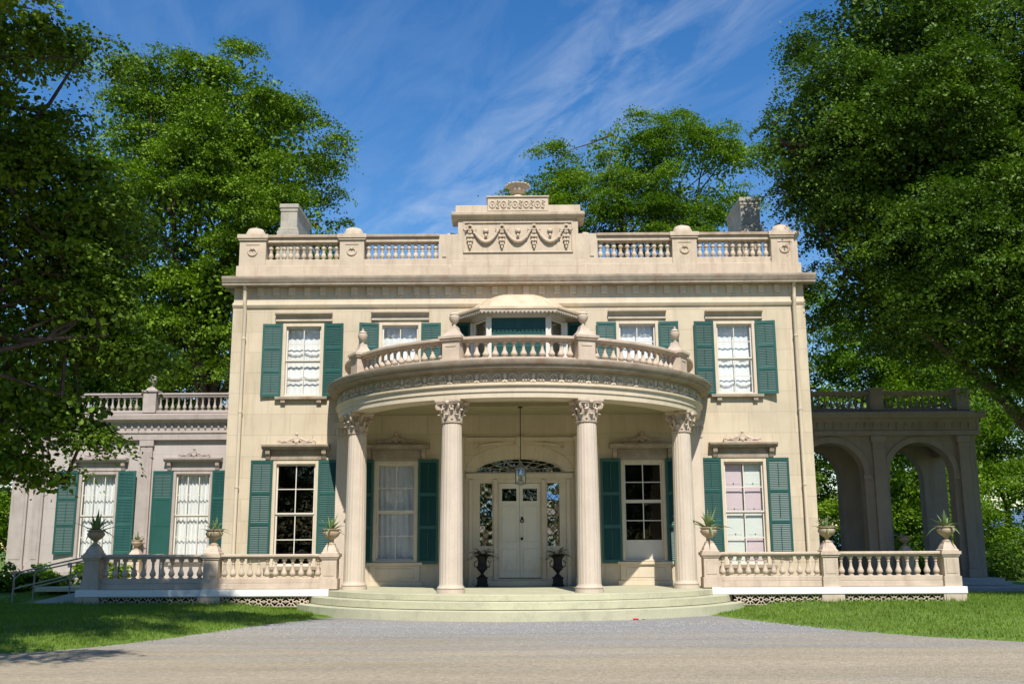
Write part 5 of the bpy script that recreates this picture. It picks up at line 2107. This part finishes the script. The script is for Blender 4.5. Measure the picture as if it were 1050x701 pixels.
# ------------------------------------------------------------------ trees
def leaf_cloud(name, rng, blobs, nclump, per, csig, lsize, m, flat=0.5, up=0.5, shell=0.36, droop=0.25, six=False, loose=0.25, nb=0, brad=1.0, core=0):
    """leaf-sized faces gathered in cushion-shaped sprays that fill the crown's lobes; returns mesh and spray centres"""
    blobs = np.asarray(blobs, float)
    vol = np.prod(blobs[:, 3:6], axis=1) ** 0.75
    pick = rng.choice(len(blobs), nclump, p=vol / vol.sum())
    d = rng.normal(size=(nclump, 3))
    d /= np.linalg.norm(d, axis=1)[:, None]
    rad = rng.uniform(0, 1, nclump) ** shell
    if nb:
        # boughs first, sprays over the top and outside of each bough
        bp = rng.choice(len(blobs), nb, p=vol / vol.sum())
        bd = rng.normal(size=(nb, 3))
        bd /= np.linalg.norm(bd, axis=1)[:, None]
        bc = blobs[bp, :3] + bd * (rng.uniform(0, 1, nb) ** 0.3)[:, None] * blobs[bp, 3:6]
        bs = brad * np.clip(rng.lognormal(0, 0.3, nb), 0.5, 1.8)
        pk = rng.choice(nb, nclump, p=bs ** 2 / (bs ** 2).sum())
        pick = bp[pk]
        d = d + bd[pk] * 0.45 + np.array([0, 0, 0.35])
        d /= np.linalg.norm(d, axis=1)[:, None]
        cen = bc[pk] + d * (bs[pk] * rng.uniform(0.55, 1.05, nclump))[:, None] * np.array([1.15, 1.15, 0.62])
    else:
        cen = blobs[pick, :3] + d * rad[:, None] * blobs[pick, 3:6] + rng.normal(0, 0.2, (nclump, 3))
    csz = csig * np.clip(rng.lognormal(0, 0.35, nclump), 0.45, 1.9)
    cnt = np.maximum(8, per * (csz / csig) ** 1.7 * rng.uniform(0.7, 1.2, nclump))
    # a spray leans outwards and is longer along its own branch
    ax = d[:, :2] + rng.normal(0, 0.4, (nclump, 2))
    ax /= np.linalg.norm(ax, axis=1)[:, None] + 1e-6
    idx = np.repeat(np.arange(nclump), cnt.astype(int))
    n = len(idx)
    q = rng.normal(size=(n, 3))
    q[:, 2] = np.abs(q[:, 2]) - 0.45 * (rng.uniform(0, 1, n) < 0.35)
    q /= np.linalg.norm(q, axis=1)[:, None]
    rr = rng.uniform(0.0, 1.0, n) ** 0.33
    rr = rr * (1 + 0.28 * np.sin(5 * np.arctan2(q[:, 1], q[:, 0]) + idx * 1.7))
    e = q * rr[:, None]
    a = e[:, 0] * 1.25
    b_ = e[:, 1] * 0.85
    x = a * ax[idx, 0] - b_ * ax[idx, 1]
    y = a * ax[idx, 1] + b_ * ax[idx, 0]
    z = e[:, 2] * flat - droop * (a * a + b_ * b_) - 0.15 * a
    off = np.stack([x, y, z], 1) * csz[idx][:, None]
    stray = rng.uniform(0, 1, n) < loose
    off[stray] += rng.normal(size=(stray.sum(), 3)) * csz[idx][stray][:, None] * np.array([0.35, 0.35, 0.3])
    pos = cen[idx] + off
    nor = q * np.array([0.7, 0.7, 0.9]) + rng.normal(size=(n, 3)) * 0.42 + np.array([0, 0, up])
    nor /= np.linalg.norm(nor, axis=1)[:, None]
    t = np.stack([ax[idx, 0], ax[idx, 1], np.full(n, -0.35)], 1) + rng.normal(size=(n, 3)) * 0.7
    t -= (t * nor).sum(1)[:, None] * nor
    t /= np.linalg.norm(t, axis=1)[:, None] + 1e-6
    b = np.cross(nor, t)
    L = (lsize * rng.uniform(0.6, 1.3, n))[:, None]
    W = L * 0.42
    if six:
        shp = [(-0.5, 0, 0), (-0.18, 0.85, .12), (0.2, 0.75, .1), (0.55, 0, -.05), (0.2, -0.75, .1), (-0.18, -0.85, .12)]
    else:
        shp = [(-0.5, 0, 0), (0.0, 0.9, 0.1), (0.55, 0, 0), (0.0, -0.9, 0.1)]
    k = len(shp)
    v = np.zeros((n, k, 3))
    for j, (al, ac, hh) in enumerate(shp):
        v[:, j] = pos + t * L * al + b * W * ac + nor * L * hh
    if core:
        # the inner leaves that close the crown
        pc = rng.choice(len(blobs), core, p=vol / vol.sum())
        dc = rng.normal(size=(core, 3))
        dc /= np.linalg.norm(dc, axis=1)[:, None]
        cp = blobs[pc, :3] + dc * (rng.uniform(0, 1, core) ** 0.45)[:, None] * blobs[pc, 3:6] * 0.86
        t2 = rng.normal(size=(core, 3))
        t2 /= np.linalg.norm(t2, axis=1)[:, None]
        b2 = np.cross(t2, rng.normal(size=(core, 3)))
        b2 /= np.linalg.norm(b2, axis=1)[:, None]
        n2 = np.cross(t2, b2)
        L2 = (lsize * rng.uniform(1.2, 2.2, core))[:, None]
        vc = np.zeros((core, k, 3))
        for j, (al, ac, hh) in enumerate(shp):
            vc[:, j] = cp + t2 * L2 * al + b2 * L2 * 0.42 * ac + n2 * L2 * hh
        v = np.concatenate([v, vc])
        n += core
    f = np.arange(n * k).reshape(n, k)
    return mesh_np(name, v.reshape(-1, 3), f, m, False), cen, n


def tree(name, label, base, top, r0, blobs, nclump, per, csig, lsize, m, seed, cat='tree', group=None, limbs=14, **k):
    rng = np.random.default_rng(seed)
    root = thing(name, label, cat, base, group)
    me, cen, n = leaf_cloud('crown', rng, blobs, nclump, per, csig, lsize, M[m], **k)
    B = Vector(base)
    link('crown', me, root, tuple(-B))
    rnd = random.Random(seed)
    mb = MB()
    T = Vector(top)

    def bend(a, b, n_, w):
        pts = []
        for i in range(n_ + 1):
            t = i / n_
            p = a.lerp(b, t)
            j = w * math.sin(PI * t)
            pts.append(p + Vector((rnd.uniform(-j, j), rnd.uniform(-j, j), rnd.uniform(-j, j) * 0.4 + 0.25 * w * math.sin(PI * t))))
        return pts
    H = (T - B).length
    tp = bend(B, T, 9, 0.03 * H)
    tp[0] = B
    mb.tube(tp, [r0 * (1.35 if i == 0 else 1.0) * (1 - 0.80 * (i / 9)) for i in range(10)], 10)
    bl = [Vector(q[:3]) for q in blobs]
    tips = []
    for i in range(limbs):
        tgt = bl[i % len(bl)]
        q = blobs[i % len(bl)]
        tgt = tgt + Vector((rnd.uniform(-.6, .6) * q[3], rnd.uniform(-.6, .6) * q[4], rnd.uniform(-.4, .5) * q[5]))
        t = 0.30 + 0.6 * (i + 0.5) / limbs
        j = min(8, int(t * 9))
        st_ = tp[j]
        rr = r0 * (1 - 0.8 * t) * 0.6
        pts = bend(st_, tgt, 6, 0.07 * (tgt - st_).length)
        mb.tube(pts, [max(0.018, rr * (1 - 0.85 * (a / 6))) for a in range(7)], 7)
        for q2 in range(5):
            a = rnd.randint(2, 6)
            c = cen[rnd.randrange(len(cen))]
            for _ in range(12):
                c2 = cen[rnd.randrange(len(cen))]
                if (Vector(c2) - pts[a]).length < (Vector(c) - pts[a]).length:
                    c = c2
            p2 = bend(pts[a], Vector(c), 4, 0.08 * (Vector(c) - pts[a]).length)
            mb.tube(p2, [max(0.012, rr * 0.35 * (1 - 0.8 * b / 4)) for b in range(5)], 5)
    link('trunk', mb.mesh('trunk', [M['bark']], 60, tuple(B)), root)
    return root


#TREES
# ---- round maple behind the left wing
tree('maple_tree', 'tall round maple behind the left wing, sunlit against open sky', (-13.5, 15, -0.6), (-13.6, 15.5, 20), 0.5,
     [(-13.8, 15, 20.7, 4.0, 4, 3.7), (-16.8, 15, 19.5, 3.6, 4, 4), (-11.3, 15, 18.6, 2.9, 3.6, 3.3), (-10.2, 15, 14.9, 2.0, 3, 2.8), (-14.5, 14, 16, 4.2, 4, 4.5),
      (-18.3, 15.5, 15, 3.4, 4, 4), (-12.2, 14, 11.5, 3.2, 3.5, 3.2), (-17, 15, 10.5, 3.4, 3.5, 3.2), (-11.3, 15.5, 8.2, 2.4, 3, 2.4), (-16, 15.5, 6.5, 2.4, 3, 2.0)],
     2500, 105, 0.52, 0.12, 'leaf_maple', 21, limbs=20, loose=0.08, nb=230, brad=1.05, core=26000)
# ---- airy locust behind the roof
tree('locust_tree', 'airy light green tree rising behind the middle of the mansion roof', (4.6, 24, -1), (5.6, 24, 21.5), 0.4,
     [(6.0, 24, 22.6, 2.6, 3, 1.8), (2.6, 24, 20.9, 2.2, 2.6, 1.4), (0.4, 24, 19.6, 1.5, 2, 1.0), (9.0, 24, 22.6, 2.4, 2.6, 1.6), (11.7, 24, 22.2, 1.8, 2, 1.3), (7.4, 24, 20.2, 2.8, 3, 1.4),
      (3.4, 24, 18.6, 2.8, 2.6, 0.9), (11.2, 24, 20.0, 1.9, 2, 1.1), (6.6, 24, 17.8, 2.8, 2.4, 1.0), (0.6, 24, 18.2, 1.5, 2, 0.6), (9.6, 24, 18.4, 2.2, 2, 1.2)],
     1000, 95, 0.50, 0.11, 'leaf_light', 33, limbs=18, flat=0.32, shell=0.5, loose=0.2, nb=90, brad=0.8, core=9000)
# ---- great tree at the right, over the arcade
tree('shade_tree', 'huge dark green tree at the right edge, its crown hanging over the arcade', (16.6, 0.6, -0.6), (15.6, 0.5, 15), 0.55,
     [(12.4, 0.5, 17.8, 2.3, 3.2, 2.4), (10.0, 0.9, 11.0, 1.2, 1.4, 1.3), (10.4, 0.6, 12.4, 1.6, 1.8, 1.4), (15.2, 0.5, 17.0, 4.2, 4.2, 3.4), (9.9, 0.3, 13.9, 2.2, 2.4, 1.6), (12.3, 0.0, 13.6, 3.2, 3.4, 2.6), (8.7, 0.8, 13.4, 1.3, 1.6, 1.0), (12.4, 0.4, 10.6, 2.4, 3.0, 2.2),
      (15.5, 0, 12.0, 3.8, 3.8, 3.2), (11.2, 1.2, 8.9, 1.5, 2.0, 1.4), (14.4, 0.0, 7.9, 2.7, 3.0, 2.0), (16.5, -1.5, 6.2, 2.4, 2.6, 1.8), (18.5, 0, 14, 3.5, 4, 4), (18, -1, 9, 3, 3.4, 3),
      (16.6, -1.0, 8.6, 2.6, 3.0, 2.4), (13.6, -0.5, 9.6, 2.4, 2.6, 1.8), (17.6, 0.5, 4.8, 1.8, 2.0, 1.6),
      (15.0, -2.4, 7.2, 2.0, 1.2, 1.6), (14.2, -2.2, 9.6, 2.0, 1.2, 1.6), (15.6, -2.2, 5.4, 1.2, 1.0, 0.9), (12.6, 1.5, 7.9, 1.8, 1.6, 1.0)],
     4000, 110, 0.47, 0.095, 'leaf_dark', 44, limbs=30, droop=0.45, flat=0.42, loose=0.08, nb=300, brad=0.95, core=80000)
# ---- near tree at the left edge
tree('near_tree', 'dark leafy tree in the left foreground, its low boughs across the pale wing', (-13.6, -13.2, -0.6), (-13.0, -13.5, 12), 0.32,
     [(-10.9, -10, 11.6, 1.3, 1.6, 1.0), (-9.7, -10, 11.5, 0.9, 0.8, 0.35), (-11.0, -10, 9.4, 1.9, 2.2, 1.4), (-9.4, -9.8, 8.2, 1.3, 1.8, 1.1), (-8.6, -10, 7.2, 1.0, 1.5, 0.8), (-10.3, -10, 6.3, 2.0, 2.2, 1.3),
      (-8.5, -10, 5.3, 1.2, 1.5, 0.8), (-7.6, -10, 4.8, 0.7, 0.9, 0.5), (-10.2, -10, 4.2, 1.7, 2.0, 0.9), (-8.9, -10, 3.7, 0.9, 1.2, 0.6), (-9.9, -10, 2.9, 0.9, 1.0, 0.5), (-9.3, -10, 2.35, 0.55, 0.7, 0.3), (-10.3, -10, 2.6, 0.6, 0.7, 0.4), (-12.3, -10, 8, 2, 2.4, 3),
      (-10.0, -14.4, 14.0, 2.2, 2.2, 1.2), (-8.0, -15.2, 13.2, 1.7, 2.0, 1.0), (-12.0, -14.5, 12.6, 2.6, 2.6, 1.6), (-10.0, -17.0, 13.6, 2.4, 2.4, 1.4), (-13.5, -12, 14, 2.6, 2.6, 1.8),
      (-9.4, -17.0, 9.4, 1.9, 2.0, 1.1), (-10.2, -19.2, 9.2, 2.4, 2.2, 1.2), (-7.8, -18.6, 10.6, 1.7, 1.8, 0.9), (-11.6, -16, 9, 2.4, 2.4, 1.3), (-5.6, -17.6, 13.2, 1.5, 1.3, 0.7), (-7.2, -22.4, 10.2, 1.6, 1.6, 0.8), (-9.4, -21.6, 10, 1.6, 1.6, 0.9)],
     4200, 66, 0.34, 0.085, 'leaf_near', 55, limbs=30, six=True, droop=0.4, flat=0.4, loose=0.15, nb=320, brad=0.62, core=36000)
# ---- trees beyond the wing and arcade
bgs = [
    ((-20.5, 21, -0.6), 15, 4.0, 'leafy mid green tree low behind the left wing, left of the maple'),
    ((-24.5, 14, -0.6), 12, 3.6, 'bushy bright green tree at the far left beside the wing'),
    ((13.4, 24, -2.0), 17, 3.8, 'bright green tree seen through the left arch of the arcade'),
    ((17.8, 21, -2.0), 16, 3.6, 'bright green tree seen through the right arch of the arcade'),
    ((22.0, 25, -2.5), 16, 3.4, 'green tree behind the right end of the arcade roof'),
    ((26.5, 27, -2.5), 15, 3.8, 'leafy green tree at the far right beyond the shrubs'),
    ((11.0, 30, -2.5), 20, 3.6, 'green tree close behind the mansion corner above the arcade'),
]
for j, (b, h, r, lab) in enumerate(bgs):
    x, y, z = b
    rg_ = random.Random(100 + j)
    bl = []
    for q in range(8):
        a = q * 2.4
        zz = z + h * (0.22 + 0.72 * q / 8)
        ro = r * (0.75 if q < 6 else 0.35)
        bl.append((x + ro * math.cos(a) * rg_.uniform(.5, 1), y + ro * math.sin(a) * rg_.uniform(.5, 1), zz, r * 0.62, r * 0.62, h * 0.13))
    tree('leafy_tree', lab, b, (x, y, z + h * 0.85), 0.24, bl, 760, 90, 0.52, 0.13, 'leaf_back', 200 + j, group='trees beyond the wings', limbs=10, nb=70, brad=1.15, core=4000)

shr = [((16.6, 15.5, -1.5), 2.9, 1.7, 'dense dark shrub right of the arcade steps, nearest the arcade'),
       ((19.6, 14.5, -1.5), 2.6, 1.8, 'dense dark shrub at the right edge beyond the steps'),
       ((13.6, 14.5, -1.2), 2.4, 1.6, 'dark shrub seen low through the right arch'),
       ((10.8, 15.0, -1.2), 2.2, 1.6, 'dark shrub seen low through the left arch'),
       ((22.8, 17.5, -2.0), 3.8, 2.0, 'tall shrub at the far right under open sky')]
for j, (b, h, r, lab) in enumerate(shr):
    x, y, z = b
    bl = [(x, y, z + h * 0.5, r, r, h * 0.5), (x - r * .5, y, z + h * .35, r * .7, r * .7, h * .35), (x + r * .5, y, z + h * .4, r * .7, r * .7, h * .4)]
    tree('shrub', lab, b, (x, y, z + h * 0.8), 0.07, bl, 110, 80, 0.45, 0.13, 'leaf_dark', 300 + j, cat='shrub', group='shrubs by the arcade', limbs=7)

# low bedding plants along the left wing
for j in range(9):
    x = -17.2 + 0.55 * j + random.uniform(-.1, .1)
    y = 2.2 + random.uniform(-1.2, 1.6)
    z = float(ground_z(x, y))
    rng = np.random.default_rng(400 + j)
    me, _, _ = leaf_cloud('bedding_plant', rng, [(0, 0, 0.2, 0.22, 0.22, 0.12)], 30, 40, 0.17, 0.14, M['leaf_back'], up=0.8)
    o = link('bedding_plant', me, None, (x, y, z))
    pos_ = ['first', 'second', 'third', 'fourth', 'fifth', 'sixth', 'seventh', 'eighth', 'ninth'][j]
    tag(o, f'low leafy bedding plant by the left wing, {pos_} from the left', 'plant', 'bedding plants by the left wing')

# the wood that closes the far side of the drive (seen only mirrored in the windows)
rng = np.random.default_rng(900)
bl = [(x + rng.uniform(-2, 2), -66 + rng.uniform(-5, 5), rng.uniform(4, 12), 4.5, 4, 5) for x in np.linspace(-48, 48, 26)]
bl += [(x, -68, 3, 5, 3, 4.5) for x in np.linspace(-48, 48, 18)]
me, _, _ = leaf_cloud('woods', rng, bl, 1500, 26, 1.5, 0.9, M['leaf_dark'], loose=0.2)
o = link('woods', me)
o['kind'] = 'stuff'
tag(o, 'dark green wood along the far side of the drive, mirrored in the window panes', 'wood')
